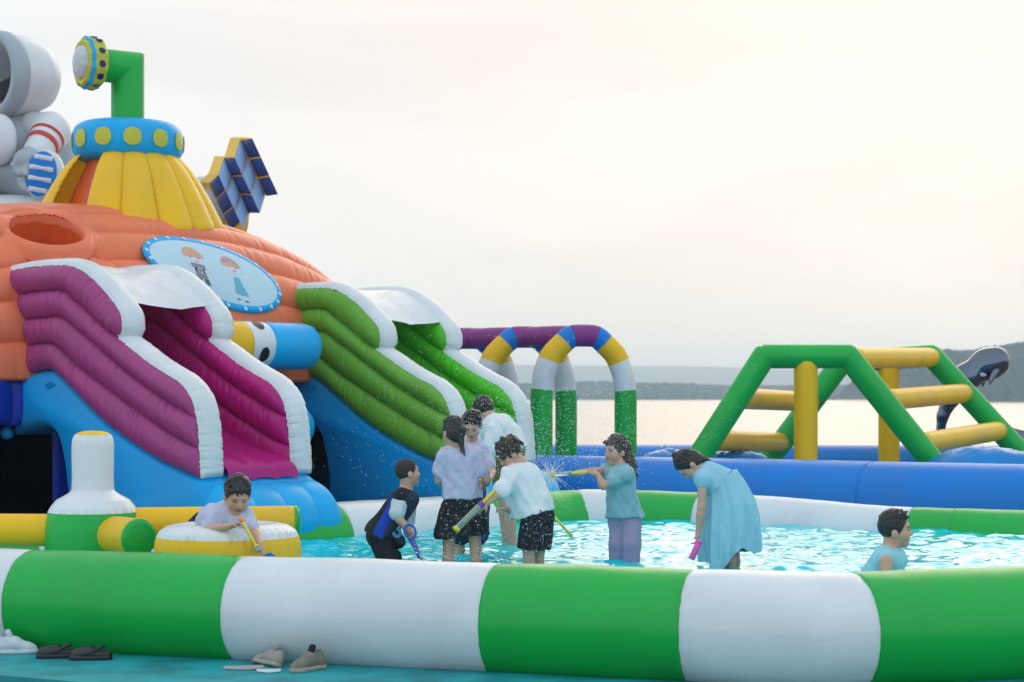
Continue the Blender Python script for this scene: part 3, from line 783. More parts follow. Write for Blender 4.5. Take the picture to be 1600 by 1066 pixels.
for cx, kind in ((-0.36, 0), (0.34, 1)):
    pr('printed_face', 'p_face', ell(cx, 0.13, 0.17, 0.115, 24), 0.128)
    pr('printed_hair', 'p_hair', halfell(cx - 0.01, 0.14, 0.20, 0.16, -0.05, np.pi + 0.15), 0.131)
    for dx in (-0.08, 0.08): pr('printed_eye', 'p_slate', ell(cx + dx, 0.12, 0.014, 0.014, 8), 0.133, 1)
    pr('printed_mouth', 'p_pink', ell(cx + 0.01, 0.058, 0.035, 0.014, 10), 0.133, 1)
    for sg in (-1, 1): pr('printed_arm', 'p_face', [(cx + sg * 0.08, -0.01), (cx + sg * 0.28, 0.035), (cx + sg * 0.29, 0.01), (cx + sg * 0.09, -0.05)], 0.128, 1)
    if kind == 0:
        pr('printed_shirt', 'p_grey', [(cx - 0.14, 0.01), (cx - 0.05, 0.02), (cx + 0.05, 0.02), (cx + 0.14, 0.01), (cx + 0.13, -0.05), (cx + 0.09, -0.05), (cx + 0.11, -0.20), (cx - 0.11, -0.20), (cx - 0.09, -0.05), (cx - 0.13, -0.05)], 0.130)
        pr('printed_ring', 'p_face', ell(cx, -0.09, 0.045, 0.045, 16), 0.133, 1); pr('printed_ring_centre', 'p_grey', ell(cx, -0.09, 0.034, 0.034, 16), 0.135, 1)
        for sg in (-1, 1): pr('printed_trouser', 'p_slate', [(cx + sg * 0.015, -0.205), (cx + sg * 0.11, -0.205), (cx + sg * 0.125, -0.29), (cx + sg * 0.03, -0.29)], 0.130, 2)
    else:
        pr('printed_hair_band', 'p_band', [(cx - 0.17, 0.20), (cx - 0.08, 0.265), (cx + 0.06, 0.265), (cx + 0.17, 0.20), (cx + 0.15, 0.185), (cx + 0.05, 0.235), (cx - 0.06, 0.235), (cx - 0.15, 0.185)], 0.133, 2)
        pr('printed_dress', 'p_teal', [(cx - 0.06, -0.04), (cx + 0.06, -0.04), (cx + 0.09, -0.15), (cx + 0.17, -0.28), (cx, -0.30), (cx - 0.13, -0.28), (cx - 0.08, -0.15)], 0.130)
    for sg in (-1, 1):
        pr('printed_leg', 'p_face', [(cx + sg * 0.05 - 0.018, -0.29), (cx + sg * 0.05 + 0.018, -0.29), (cx + sg * 0.06 + 0.018, -0.365), (cx + sg * 0.06 - 0.018, -0.365)], 0.128, 1)
        pr('printed_shoe', 'p_slate', ell(cx + sg * 0.085, -0.365, 0.045, 0.011, 10), 0.132, 1)

# yellow tower of bulging gores with a gap at the left
TC = P1 + HS * Dv + 2.33 * Ev
def gores(a0, a1, ng, mat, zb0, zb1, rb, seed):
    for g in range(ng):
        na, nh = 26, 60
        f = np.linspace(0, 1, na); h = np.linspace(0, 1, nh)
        ang = a0 + (a1 - a0) * (g + f) / ng
        zb = zb0 + (zb1 - zb0) * (np.cos(ang - rad(-78)) * 0.5 + 0.5)     # hangs lower on the camera side
        bul = np.sin(np.pi * f) ** 0.5
        Rr = 0.44 + (rb - 0.44) * (h ** 0.60)[:, None] + 0.09 * bul[None, :] * (0.35 + 0.65 * h)[:, None] - 0.20 * np.clip((h - 0.84) / 0.16, 0, 1)[:, None] ** 2.5
        Rr = Rr + 0.010 * noise1(h * 16, seed + g)[:, None] * np.exp(-np.minimum(f, 1 - f) / 0.2)[None, :]
        Zz = 4.50 + (zb[None, :] - 4.50) * h[:, None]
        A = np.stack([TC[0] + Rr * np.cos(ang)[None, :], TC[1] + Rr * np.sin(ang)[None, :], Zz], -1)
        fix_normals(grid('tower_gore', A, mat, castle))
gores(rad(-108), rad(40), 6, M['yellow'], 3.72, 3.42, 1.05, 300)
gores(rad(-216), rad(-146), 3, M['yellow'], 3.72, 3.50, 1.02, 320)
gores(rad(44), rad(142), 4, M['yellow'], 3.72, 3.5, 0.97, 340)
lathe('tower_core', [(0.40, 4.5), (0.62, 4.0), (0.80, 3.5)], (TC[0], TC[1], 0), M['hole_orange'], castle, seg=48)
# blue ring with yellow spots
def ring_p(a, b, off=0.0):
    c, s = math.cos(b), math.sin(b)
    r = 0.33 + (0.30 + off) * (abs(c) ** 0.6) * (1 if c > 0 else -1); z = 4.61 + (0.235 + off) * (abs(s) ** 0.8) * (1 if s > 0 else -1)
    return np.array([TC[0] + r * math.cos(a), TC[1] + r * math.sin(a), z])
prof = []
for b in np.linspace(-np.pi / 2 - 0.3, np.pi / 2 + 0.2, 40):
    c, s = math.cos(b), math.sin(b)
    prof.append((max(0.33 + 0.30 * abs(c) ** 0.6 * (1 if c > 0 else -1), 0.05), 4.61 + 0.235 * abs(s) ** 0.8 * (1 if s > 0 else -1)))
wobr = lambda rr, hh, th: rr + 0.008 * (noise1(th / 6.2832 * 40, 4)) * np.clip(np.abs(hh - 4.61) / 0.2, 0, 1)
ring = lathe('tower_ring', prof, (TC[0], TC[1], 0), M['cyan'], castle, seg=160, wob=wobr)
for q in range(12):
    a0 = rad(-90 - 14) + q * 2 * np.pi / 12
    patch('ring_spot', lambda x, y: ring_p(a0 + x / 0.63, y / 0.24, 0.012), M['lemon'], ring, ell(0, 0.0, 0.098, 0.080, 20), rings=3)
# periscope
PX = np.array([-0.82, -0.57, 0.0])
pz = 5.47; pr_r = 0.188
PX = PX / np.linalg.norm(PX); UPZ = np.array([0, 0, 1.0]); SIDE = np.cross(PX, UPZ)
th = np.linspace(0, 2 * np.pi, 56, endpoint=False); o_ = pr_r * (np.cos(th)[:, None] * PX + np.sin(th)[:, None] * SIDE); ob = (o_ @ PX)[:, None]
corner = TC + UPZ * pz; rings = []
for z in np.linspace(4.6, pz - 0.30, 12): rings.append(TC + UPZ * z + o_)
for lam in (0.06, 0.03, 0.012): rings.append(corner + o_ - UPZ * ob - UPZ * lam * 1.0)
rings.append(corner + (o_ - UPZ * ob) * (1 - 0.13 * np.clip(-ob / pr_r, 0, 1)))
o2 = o_ - ob * PX - UPZ * ob; m_ = o_ - UPZ * ob
for lam in (0.012, 0.03, 0.06): rings.append(corner + m_ + PX * lam)
for l_ in np.linspace(0.24, 0.40, 5): rings.append(corner + o2 + PX * l_)
per = fix_normals(grid('periscope_tube', np.array(rings), M['green'], castle, cv=True))
dc = TC + np.array([0, 0, pz + 0.01]) + PX * 0.33
octo = lambda rr, hh, th: rr * (1 - 0.035 * np.cos(th * 10) * (rr > 0.2)) + 0.006 * np.sin(th * 33) * (rr > 0.2)
head = lathe('periscope_head', [(0.10, -0.02), (0.22, -0.01), (0.275, 0.03), (0.29, 0.10), (0.285, 0.17), (0.26, 0.215)], dc, M['lemon'], castle, seg=80, axis=PX, wob=octo)
lathe('head_band', [(0.288, 0.165), (0.292, 0.18), (0.275, 0.212)], dc, M['cyan'], head, seg=80, axis=PX, wob=octo)
lathe('head_face', [(0.266, 0.212), (0.24, 0.235), (0.19, 0.225)], dc, M['lemon'], head, seg=80, axis=PX, wob=octo)
lathe('head_lens', [(0.195, 0.222), (0.175, 0.26), (0.12, 0.29), (0.05, 0.305), (0.002, 0.308)], dc, M['silver'], head, seg=60, axis=PX, wob=lambda rr, hh, th: rr * (1 + 0.03 * np.sin(th * 9)))
ax = PX / np.linalg.norm(PX); aa = np.cross(ax, (0, 1, 0.3)); aa /= np.linalg.norm(aa); bb = np.cross(ax, aa)
for q in range(12):
    a0 = q * 2 * np.pi / 12 + 0.2
    fn = lambda x, y: dc + ax * (0.095 + y) + 0.297 * (1 - 0.035 * math.cos((a0 + x / 0.29) * 10)) * (math.cos(a0 + x / 0.29) * aa + math.sin(a0 + x / 0.29) * bb)
    patch('head_dot', fn, M['navy'], head, ell(0, 0, 0.040, 0.040, 14), rings=2)

# banded roller between the slides, and the small bumper below it
def rollerp(tc, s, z): return W(s, tc, z)
rt0, rt1, rs, rz, rr = 1.25, 3.06, -2.0, 2.26, 0.255
def seg_t(name, a, b, mat, caps): return tube(name, resample([W(rs, a, rz), W(rs, b, rz)], 24), rr, mat, castle, seg=40, caps=caps, pucker=0.003)
seg_t('roller_yellow_band', rt0, 2.08, M['yellow'], (0.15, 0.0))
wb = seg_t('roller_white_band', 2.08, 2.40, M['white'], (0.0, 0.0))
seg_t('roller_blue_end', 2.40, rt1, M['cyan'], (0.0, 0.13))
for th in (0.55, 2.0, 3.4, 4.8):
    fn = lambda x, y: W(rs, 2.24 + x, rz) + (rr + 0.008) * (math.cos(th + y / rr) * np.array([0, 0, 1.0]) + math.sin(th + y / rr) * Dv)
    patch('roller_spot', fn, M['black_print'], wb, ell(0, 0, 0.065, 0.085, 18), rings=3)
tube('bumper', resample([W(-1.7, 1.5, 1.38), W(-1.7, 2.62, 1.38)], 16), 0.24, M['cyan'], castle, seg=36, caps=(0.1, 0.2), pucker=0.004)

# lower walls with two dark doorways
def wallpan(t0, t1, z0, z1, s=-2.62):
    nn_ = max(1, int(round((t1 - t0) / 0.55)))
    for q in range(nn_):
        a, b = t0 + (t1 - t0) * q / nn_, t0 + (t1 - t0) * (q + 1) / nn_
        f = np.linspace(0, 1, 16); g = np.linspace(0, 1, 12)
        bul = 0.09 * (np.sin(np.pi * f) ** 0.5)[:, None] * (np.sin(np.pi * g) ** 0.2)[None, :]
        Fm, G = np.meshgrid(f, g, indexing='ij')
        A = P1 + (s + bul)[..., None] * Dv + (a + (b - a) * Fm)[..., None] * Ev + (z0 + (z1 - z0) * G)[..., None] * np.array([0, 0, 1.0])
        fix_normals(grid('wall_panel', A, M['royal'], castle))
for t0, t1, z0, z1 in ((-1.45, -0.88, 0, 1.9), (-0.88, 0.12, 1.42, 1.9), (0.12, 2.95, 0, 1.9), (2.95, 4.2, 1.42, 1.9), (4.2, 6.2, 0, 1.9)):
    wallpan(t0, t1, z0, z1)
link('back_wall', [W(-6.2, -1.45, 0), W(-6.2, 6.3, 0), W(-6.2, 6.3, 1.9), W(-6.2, -1.45, 1.9)], [[0, 1, 2, 3]], M['royal_shaded'], castle, smooth=False)
for t0 in (-1.45, 6.2): link('end_wall', [W(-2.62, t0, 0), W(-6.2, t0, 0), W(-6.2, t0, 1.9), W(-2.62, t0, 1.9)], [[0, 1, 2, 3]], M['royal_shaded'], castle, smooth=False)
link('inner_floor', [W(-2.6, -1.4, 0.05), W(-6.2, -1.4, 0.05), W(-6.2, 6.2, 0.05), W(-2.6, 6.2, 0.05)], [[0, 1, 2, 3]], M['royal_shaded'], castle, smooth=False)
link('inner_ceiling', [W(-2.7, -1.4, 1.85), W(-6.2, -1.4, 1.85), W(-6.2, 6.2, 1.85), W(-2.7, 6.2, 1.85)], [[0, 1, 2, 3]], M['royal_shaded'], castle, smooth=False)

# ------------------------------------------------------------------ astronaut and space station behind the castle
YA = 27.0; SA_ = FPX / YA
st_root = thing('inflatable_space_station', (ux(120, YA + 1), YA + 1.2, 0), 'tall white space station inflatable with folded blue solar panels behind the submarine castle', 'inflatable castle')
def pillow(name, x0, x1, y0, y1, z0, z1, mat, parent, r=0.25):
    # rounded block
    n_, m_ = 48, 40
    a = np.linspace(-np.pi / 2, np.pi / 2, n_); b = np.linspace(0, 2 * np.pi, m_, endpoint=False)
    pw = lambda c, e: np.sign(c) * np.abs(c) ** e
    A_, B_ = np.meshgrid(a, b, indexing='ij')
    X = (x0 + x1) / 2 + (x1 - x0) / 2 * pw(np.cos(A_), 0.3) * pw(np.cos(B_), 0.3)
    Y_ = (y0 + y1) / 2 + (y1 - y0) / 2 * pw(np.cos(A_), 0.3) * pw(np.sin(B_), 0.3)
    Z_ = (z0 + z1) / 2 + (z1 - z0) / 2 * pw(np.sin(A_), 0.3)
    return fix_normals(grid(name, np.stack([X, Y_, Z_], -1), mat, parent, cv=True))
zt = P(30, 306, YA).z
pillow('station_body', ux(-260, YA), ux(300, YA + 1), YA - 0.9, YA + 2.2, 0.0, zt, M['white'], st_root)
# round module beside the panel
mc = P(322, 340, YA + 0.6); mrd = 0.56
def modp(a, b, off=0.0):
    return np.array(mc) + (mrd + off) * np.array([math.sin(a) * math.cos(b), -math.cos(a) * math.cos(b), math.sin(b)])
for q in range(6):
    a0, a1 = -1.7 + q * 0.62, -1.7 + (q + 1) * 0.62
    aa_ = np.linspace(a0, a1, 10); bb_ = np.linspace(-1.5, 1.5, 24)
    A = np.array([[modp(x, y, 0.03 * math.sin(math.pi * (x - a0) / (a1 - a0)) ** 0.5) for y in bb_] for x in aa_])
    fix_normals(grid('module_panel', A, M['silver'], st_root))
    for bq in (-0.5, 0.05, 0.6):
        patch('module_window', lambda x, y: modp((a0 + a1) / 2 + x, bq + y, 0.04), M['pale_blue'] if (q + int(bq * 10)) % 2 else M['lemon'], st_root, [(-0.2, -0.16), (0.2, -0.16), (0.2, 0.16), (-0.2, 0.16)], rings=3)
A = np.array([[modp(1.25 + 0.14 * math.cos(c), y, 0.05 + 0.06 * math.sin(c)) for c in np.linspace(0, 2 * np.pi, 14, endpoint=False)] for y in np.linspace(-1.4, 1.5, 30)])
fix_normals(grid('module_rim', A, M['yellow'], st_root, cv=True))
# accordion solar wing: zigzag section pushed along a slanting axis
YW = YA - 0.2
zig = [(310, 279), (341, 246), (349, 245), (356, 216), (392, 213)]
zig = [(313, 281), (334, 272), (348, 241), (372, 246), (374, 216), (393, 215)]
axis_px = np.array([40.0, 87.0])
def wing_pt(u, v, d): return np.array(P(u, v, YW + d))
dep = [0.0, -0.25, 0.12, -0.25, 0.12, -0.22]
edges = [(334, 273), (352, 247), (374, 217)]
# five faces: dark, light, dark, light, dark between six fold lines
folds = [((326, 284), 0.10), ((339, 274), -0.22), ((348, 246), 0.12), ((375, 217.0 + 3), -0.22), ((377, 216), 0.10), ((394, 217), -0.18)]
folds = [((327, 282), 0.10), ((341, 274), -0.24), ((350, 246), 0.10), ((372, 216), -0.26), ((378, 216), -0.24), ((394, 216), 0.06)]
for q in range(5):
    (a, da), (b, db) = folds[q], folds[q + 1]
    if q == 3: continue
    mat = M['panel_dark'] if q in (0, 2, 4) else M['panel_light']
    if q in (0,): mat = M['panel_dark']
    if q == 1: mat = M['panel_light']
    if q == 2: mat = M['panel_light']
spec = [ # (first fold, second fold, length factor, material, start)
    ((326, 286), (341, 273), 0.10, -0.22, 0.86, 'panel_dark'),
    ((341, 273), (350, 246), -0.22, 0.0, 1.0, 'panel_light'),
    ((350, 246), (366, 246), 0.0, -0.24, 1.0, 'panel_dark'),
    ((366, 246), (374, 217), -0.24, -0.02, 1.0, 'panel_light'),
    ((376, 219), (394, 216), -0.02, -0.26, 1.02, 'panel_dark')]
for (a, b, da, db, ln, mt) in spec:
    for c in range(3):
        f0, f1 = c / 3 + 0.012, (c + 1) / 3 - 0.012
        nn_ = 9; A = np.zeros((nn_, nn_, 3))
        nrm = None
        g0 = [wing_pt(a[0] + axis_px[0] * f * ln, a[1] + axis_px[1] * f * ln, da) for f in (f0, f1)]
        g1 = [wing_pt(b[0] + axis_px[0] * f * ln, b[1] + axis_px[1] * f * ln, db) for f in (f0, f1)]
        nv_ = np.cross(g0[1] - g0[0], g1[0] - g0[0]); nv_ /= np.linalg.norm(nv_)
        if nv_[1] > 0: nv_ = -nv_
        for x in range(nn_):
            for y in range(nn_):
                fx, fy = x / (nn_ - 1), y / (nn_ - 1)
                p_ = (g0[0] * (1 - fx) + g0[1] * fx) * (1 - fy) + (g1[0] * (1 - fx) + g1[1] * fx) * fy
                A[x, y] = p_ + nv_ * 0.04 * (math.sin(math.pi * fx) * math.sin(math.pi * fy)) ** 0.5
        fix_normals(grid('solar_cell', A, M[mt], st_root))
# yellow edge and backing of the wing
top = [(313, 283), (334, 268), (341, 243), (355, 240), (358, 216), (375, 213), (394, 216), (376, 220), (366, 246), (350, 247), (341, 274), (326, 287)]
ed0 = [(326, 286, 0.10), (341, 273, -0.22), (350, 246, 0.0), (366, 246, -0.24), (375, 217, -0.02), (394, 216, -0.26)]
rowA = [wing_pt(u, v, d + 0.015) for u, v, d in ed0]; rowB = [wing_pt(u - 15, v - 2, d + 0.42) for u, v, d in ed0]
rowC = [wing_pt(u - 15 + 40, v + 87, d + 0.42) for u, v, d in ed0]; rowD = [wing_pt(u + 40, v + 87, d + 0.015) for u, v, d in ed0]
fix_normals(grid('wing_frame', np.array([rowA, rowB, rowC, rowD]), M['yellow'], st_root, cu=True, smooth=False))
tube('wing_mount', resample([wing_pt(345, 320, 0.35), np.array(mc) + np.array([0, 0.3, -0.2])], 8), 0.18, M['silver'], st_root, seg=20)
for uu in (340,): tube('wing_post', resample([wing_pt(uu, 345, 0.5), np.array([ux(uu, YA + 1), YA + 1.2, 0.0])], 8), 0.2, M['white'], st_root, seg=20)

ast = thing('inflatable_astronaut', tuple(P(10, 306, YA)), 'giant inflatable astronaut sitting high up behind the orange castle', 'inflatable figure')
aw = lambda u, v, d=0.0: np.array(P(u, v, YA + d))
px = 1 / SA_
# torso suit, arm and legs
sdf('suit', [el(aw(20, 235, 0.25), (0.62, 0.55, 0.60), k=0.1), el(aw(5, 275, 0.2), (0.72, 0.6, 0.34), k=0.15), el(aw(85, 245, 0.5), (0.30, 0.30, 0.62), k=0.1),
             rc(aw(30, 285, -0.1), aw(58, 285, -0.45), 0.24, 0.22, 0.1), rc(aw(-50, 285, -0.1), aw(-75, 285, -0.5), 0.24, 0.22, 0.1)], 0.035, [M['grey_vinyl']], ast)
sdf('sleeve', [rc(aw(52, 196, 0.0), aw(80, 205, -0.15), 0.20, 0.25, 0.1), rc(aw(80, 205, -0.15), aw(58, 240, -0.5), 0.25, 0.20, 0.1)], 0.03, [M['white']], ast)
sdf('sleeve', [rc(aw(-10, 196, 0.0), aw(-45, 205, -0.15), 0.20, 0.25, 0.1), rc(aw(-45, 205, -0.15), aw(-30, 240, -0.5), 0.25, 0.20, 0.1)], 0.03, [M['white']], ast)
sd = aw(58, 240, -0.5) - aw(80, 205, -0.15); L_ = np.linalg.norm(sd); sd /= L_
for q, f in enumerate((0.30, 0.62)):
    c = aw(80, 205, -0.15) + sd * L_ * f; r_ = 0.25 - 0.05 * f + 0.012
    lathe('red_stripe', [(r_ - 0.01, -0.045), (r_ + 0.002, -0.035), (r_ + 0.002, 0.035), (r_ - 0.01, 0.045)], c, M['red'], ast, seg=40, axis=sd)
hb = aw(40, 252, -0.68)
sdf('glove', [rc(aw(56, 242, -0.52), hb, 0.16, 0.17, 0.08), rc(hb, aw(24, 268, -0.75), 0.10, 0.05, 0.05), rc(hb, aw(30, 272, -0.8), 0.09, 0.05, 0.03), rc(hb, aw(40, 272, -0.85), 0.09, 0.05, 0.03), rc(hb, aw(20, 258, -0.75), 0.08, 0.045, 0.03), rc(hb, aw(52, 262, -0.82), 0.07, 0.05, 0.03)], 0.022, [M['grey_vinyl']], ast)
sdf('chest_pack', [el(aw(0, 218, -0.42), (0.24, 0.14, 0.36), k=0.05)], 0.03, [M['white']], ast)
# helmet with rim and visor, turned to the left
hd = np.array([-0.66, -0.75, -0.05]); hd /= np.linalg.norm(hd); hcen = aw(36, 120, 0.1)
lathe('helmet', [(0.002, -0.52), (0.25, -0.47), (0.43, -0.33), (0.54, -0.1), (0.57, 0.12), (0.58, 0.32)], hcen, M['white'], ast, seg=60, axis=hd)
lathe('helmet_rim', [(0.57, 0.25), (0.605, 0.33), (0.61, 0.44), (0.57, 0.52), (0.49, 0.53), (0.44, 0.47)], hcen, M['grey_vinyl'], ast, seg=60, axis=hd)
lathe('visor', [(0.45, 0.46), (0.36, 0.51), (0.2, 0.55), (0.002, 0.565)], hcen, M['visor'], ast, seg=48, axis=hd)
# boot soles facing the camera
for (u, v, tl) in ((67, 273, 0.18), (-75, 276, -0.18)):
    sc_ = aw(u, v, -0.72); r_ = np.array([math.cos(tl), 0, -math.sin(tl)]); up_ = np.array([math.sin(tl), 0, math.cos(tl)])
    fwd = np.array([0.12, -1, 0.05])
    Rm = np.stack([r_, fwd, up_])
    boot = sdf('boot', [el(sc_ + np.array([0, 0.12, 0]), (0.25, 0.22, 0.36), Rm, k=0.05), rc(sc_ + np.array([0, 0.15, 0]), aw(u - 14, v + 6, -0.45), 0.24, 0.23, 0.08)], 0.028, [M['white']], ast)
    fn = lambda x, y, o=0.0: sc_ + r_ * x + up_ * y + np.array([0, -0.150 - o + 0.9 * (x * x + 0.5 * y * y), 0])
    o_ = patch('boot_sole', fn, M['pool_blue'], boot, ell(0, 0, 0.215, 0.31, 36), rings=6)
    for k_ in range(4):
        yy = 0.225 - 0.15 * k_; hw = 0.165 * math.sqrt(max(0.1, 1 - (yy / 0.36) ** 2))
        patch('sole_bar', lambda x, y: fn(x, y, 0.014), M['white'], o_, [(-hw, yy - 0.032), (hw, yy - 0.032), (hw, yy + 0.032), (-hw, yy + 0.032)], rings=3)

# ------------------------------------------------------------------ arches
YR = 25.0
def arch(i, label):
    c = np.array([ux(912, YR), YR, 0]) + i * np.array([-0.76, 0.62, 0])
    root = thing('inflatable_arch', (c[0], c[1], 0.0), label, 'arch', None)
    w, zt_ = 0.56, 2.535
    pts = [(-w, 0.45), (-w, 1.55), (-w + 0.005, 1.86), (-w + 0.10, 2.17), (-w + 0.30, 2.46), (-0.15, zt_), (0.15, zt_), (w - 0.30, 2.46), (w - 0.10, 2.17), (w - 0.005, 1.86), (w, 1.55), (w, 0.45)]
    pts = [(-w, 0.40), (-w, 1.72), (-w + 0.03, 2.0), (-w + 0.13, 2.25), (-0.17, 2.50), (0.17, 2.50), (w - 0.13, 2.25), (w - 0.03, 2.0), (w, 1.72), (w, 0.40)]
    q = resample(pts, 400, 40)
    L = np.r_[0, np.cumsum(np.linalg.norm(np.diff(q, axis=0), axis=1))]; tot = L[-1]
    br = [0, 1.39, 1.78, 2.13, tot / 2 - 0.155, tot / 2 + 0.155, tot - 2.13, tot - 1.78, tot - 1.39, tot]
    br[3] = 2.10; br[6] = tot - 2.10
    nm = [('green', 'green'), ('white', 'white'), ('yellow', 'yellow'), ('blue', 'pool_blue'), ('purple', 'violet'), ('blue', 'pool_blue'), ('yellow', 'yellow'), ('white', 'white'), ('green', 'green')]
    for k_ in range(9):
        a, b = np.searchsorted(L, br[k_]), min(np.searchsorted(L, br[k_ + 1]), 399)
        seg_ = q[a:b + 1]
        tube(nm[k_][0] + '_sleeve', np.stack([c[0] + seg_[:, 0] * 0.985, c[1] + seg_[:, 0] * 0.17, seg_[:, 1]], -1), 0.146, M[nm[k_][1]], root, seg=28, caps=(None, None))
    return c
arch_l = ['nearest arch of coloured tubes standing in the blue pool, free of the green slide', 'middle arch of coloured tubes behind the green slide under the purple beam', 'farthest arch of coloured tubes mostly hidden by the green slide']
cs = [arch(i, arch_l[i]) for i in range(3)]
bm_root = thing('inflatable_beam', (cs[1][0], cs[1][1], 2.5), 'long purple inflatable beam joining the tops of the arches', 'beam')
for i in range(2):
    a, b = cs[i] + np.array([0, 0, 2.50]), cs[i + 1] + np.array([0, 0, 2.50])
    dd = (b - a) / np.linalg.norm(b - a)
    pth_ = resample([a + dd * 0.02, b - dd * 0.02], 24); s_ = np.linspace(0, 1, 24)
    tube('beam_segment', pth_, 0.128 + 0.012 * np.sin(np.pi * s_), M['violet'], bm_root, seg=30, caps=(0.0, 0.0), pucker=0.003)
a = cs[2] + np.array([0, 0, 2.5]); tube('beam_segment', resample([a, a + np.array([-0.76, 0.62, 0])], 16), 0.135, M['violet'], bm_root, seg=30, pucker=0.003, caps=(0, 0.05))

# ------------------------------------------------------------------ climbing frame
YF, YB = 24.0, 26.9
cf = thing('inflatable_climbing_frame', (ux(1300, 25.4), 25.4, 0.5), 'green and yellow A-shaped inflatable climbing frame standing in the blue pool', 'climbing frame')
f_ = lambda u, v, Y=YF: np.array(P(u, v, Y))
fA, fB, fC, fD = f_(1096, 709), f_(1194, 557), f_(1325, 557), f_(1452, 716)
bA, bB, bC, bD = f_(1206, 712, YB), f_(1316, 565, YB), f_(1455, 556, YB), f_(1580, 692, YB)
def ext(a, b): d = (a - b); d = d / abs(d[2]); return a + d * 0.35
gr = 0.152
for nm_, (a, b, c, d) in (('front_frame', (fA, fB, fC, fD)), ('rear_frame', (bA, bB, bC, bD))):
    for key, q in (('leg', (ext(a, b), b)), ('leg', (ext(d, c), c)), ('top_bar', (b, c))):
        p_, r_ = q; dd = (r_ - p_) / np.linalg.norm(r_ - p_)
        tube('frame_' + key, resample([p_, r_ + dd * 0.02], 24), gr if nm_ == 'front_frame' else gr * 1.02, M['green'], cf, seg=32, caps=(0.06, 0.10 if key == 'leg' else 0.1), pucker=0.002)
lerp = lambda a, b, f: a + (b - a) * f
for (a, b, c, d) in ((fC, fD, bC, bD), (fB, fA, bB, bA)):
    for f in (0.0, 0.43, 0.86):
        if f == 0.0 and a is fB: continue
        if f == 0.0:
            p_, r_ = lerp(a, b, 0.02), lerp(c, d, 0.02)
        else: p_, r_ = lerp(a, b, f), lerp(c, d, f)
        tube('rung', resample([p_, r_], 16), 0.135, M['yellow'], cf, seg=28, caps=(0, 0), pucker=0.003)
for (u, v0, v1, Y) in ((1259, 566, 735, YF), (1389, 574, 735, YB)):
    p_, r_ = f_(u, v0, Y), f_(u, v1, Y); r_[2] = 0.5; tube('post', resample([p_, r_], 20), 0.148, M['yellow'], cf, seg=28, caps=(0.03, 0.03), pucker=0.003)

# ------------------------------------------------------------------ glossy whales
YH = 30.5
hw = lambda u, v, d=0.0: np.array(P(u, v, YH + d))
wr_ = thing('inflatable_whale', tuple(hw(1467, 725)), 'glossy black leaping whale inflatable behind the climbing frame', 'inflatable whale')
sdf('body', [rc(hw(1557, 562), hw(1540, 570), 0.19, 0.215, 0.1), el(hw(1548, 566, 0), (0.26, 0.22, 0.22), k=0.1), rc(hw(1540, 570), hw(1510, 590), 0.215, 0.205, 0.1), rc(hw(1510, 590), hw(1487, 618), 0.205, 0.155, 0.1),
             rc(hw(1487, 618), hw(1473, 650), 0.155, 0.09, 0.08), rc(hw(1473, 650), hw(1467, 690), 0.09, 0.06, 0.05), rc(hw(1562, 572), hw(1553, 578), 0.13, 0.14, 0.06), rc(hw(1467, 690), hw(1467, 728), 0.06, 0.06, 0.05)], 0.02, [M['whale']], wr_)
sdf('flipper', [rc(hw(1556, 580, -0.18), hw(1546, 600, -0.28), 0.06, 0.02, 0.03), rc(hw(1552, 582, -0.18), hw(1548, 592, -0.25), 0.05, 0.03, 0.03)], 0.012, [M['whale']], wr_)
sdf('flipper', [rc(hw(1540, 585, 0.2), hw(1535, 603, 0.35), 0.06, 0.02, 0.03)], 0.012, [M['whale']], wr_)
sdf('dorsal_fin', [rc(hw(1500, 582, 0), hw(1488, 576, 0.0), 0.07, 0.02, 0.04)], 0.012, [M['whale']], wr_)
sdf('eye_patch', [el(hw(1534, 584, -0.165), (0.10, 0.05, 0.055), k=0.02)], 0.012, [M['whale_white']], wr_)
sdf('belly_patch', [el(hw(1524, 590, -0.150), (0.12, 0.05, 0.045), np.array([[0.75, 0, 0.66], [0, 1, 0], [-0.66, 0, 0.75]]), k=0.02)], 0.012, [M['whale_white']], wr_)
w2 = thing('inflatable_whale', tuple(hw(1640, 730)), 'second glossy black whale, only its sloping back showing at the right edge', 'inflatable whale')
sdf('body', [rc(hw(1570, 668), hw(1600, 688), 0.05, 0.14, 0.1), rc(hw(1600, 688), hw(1660, 720), 0.14, 0.30, 0.1), rc(hw(1660, 720), hw(1730, 722), 0.30, 0.22, 0.1)], 0.025, [M['whale']], w2)
sdf('tail_fluke', [rc(hw(1570, 668), hw(1563, 662, -0.25), 0.05, 0.02, 0.03), rc(hw(1570, 668), hw(1563, 662, 0.25), 0.05, 0.02, 0.03)], 0.012, [M['whale']], w2)

# ------------------------------------------------------------------ yellow cross-shaped float and ring float in the pool
YT = 14.35; tx, ty = ux(145, YT), YT
fl_ = thing('inflatable_float', (tx, ty, WATER), 'cross of yellow tubes with a white post on a green and white dome', 'pool float')
pk = lambda amp, z0, ff: (lambda rr, hh, th: rr - 3.0 * amp * crease(th, 6, 3, 0.8, 0.3) * np.exp(-np.abs(hh - z0) / 0.03))
zf = lambda v: CAMH - (v - HOR) * YT / FPX
lathe('green_dome', [(0.30, 0.36), (0.345, 0.45), (0.352, 0.6), (0.348, 0.72), (0.335, zf(806)), (0.33, zf(800))], (tx, ty, 0), M['green'], fl_, seg=300, wob=pk(0.006, zf(800), 1))
lathe('white_dome', [(0.331, zf(800)), (0.312, zf(792)), (0.27, zf(781)), (0.20, zf(773)), (0.165, zf(768)), (0.155, zf(764))], (tx, ty, 0), M['white'], fl_, seg=300, wob=pk(0.006, zf(800), 1))
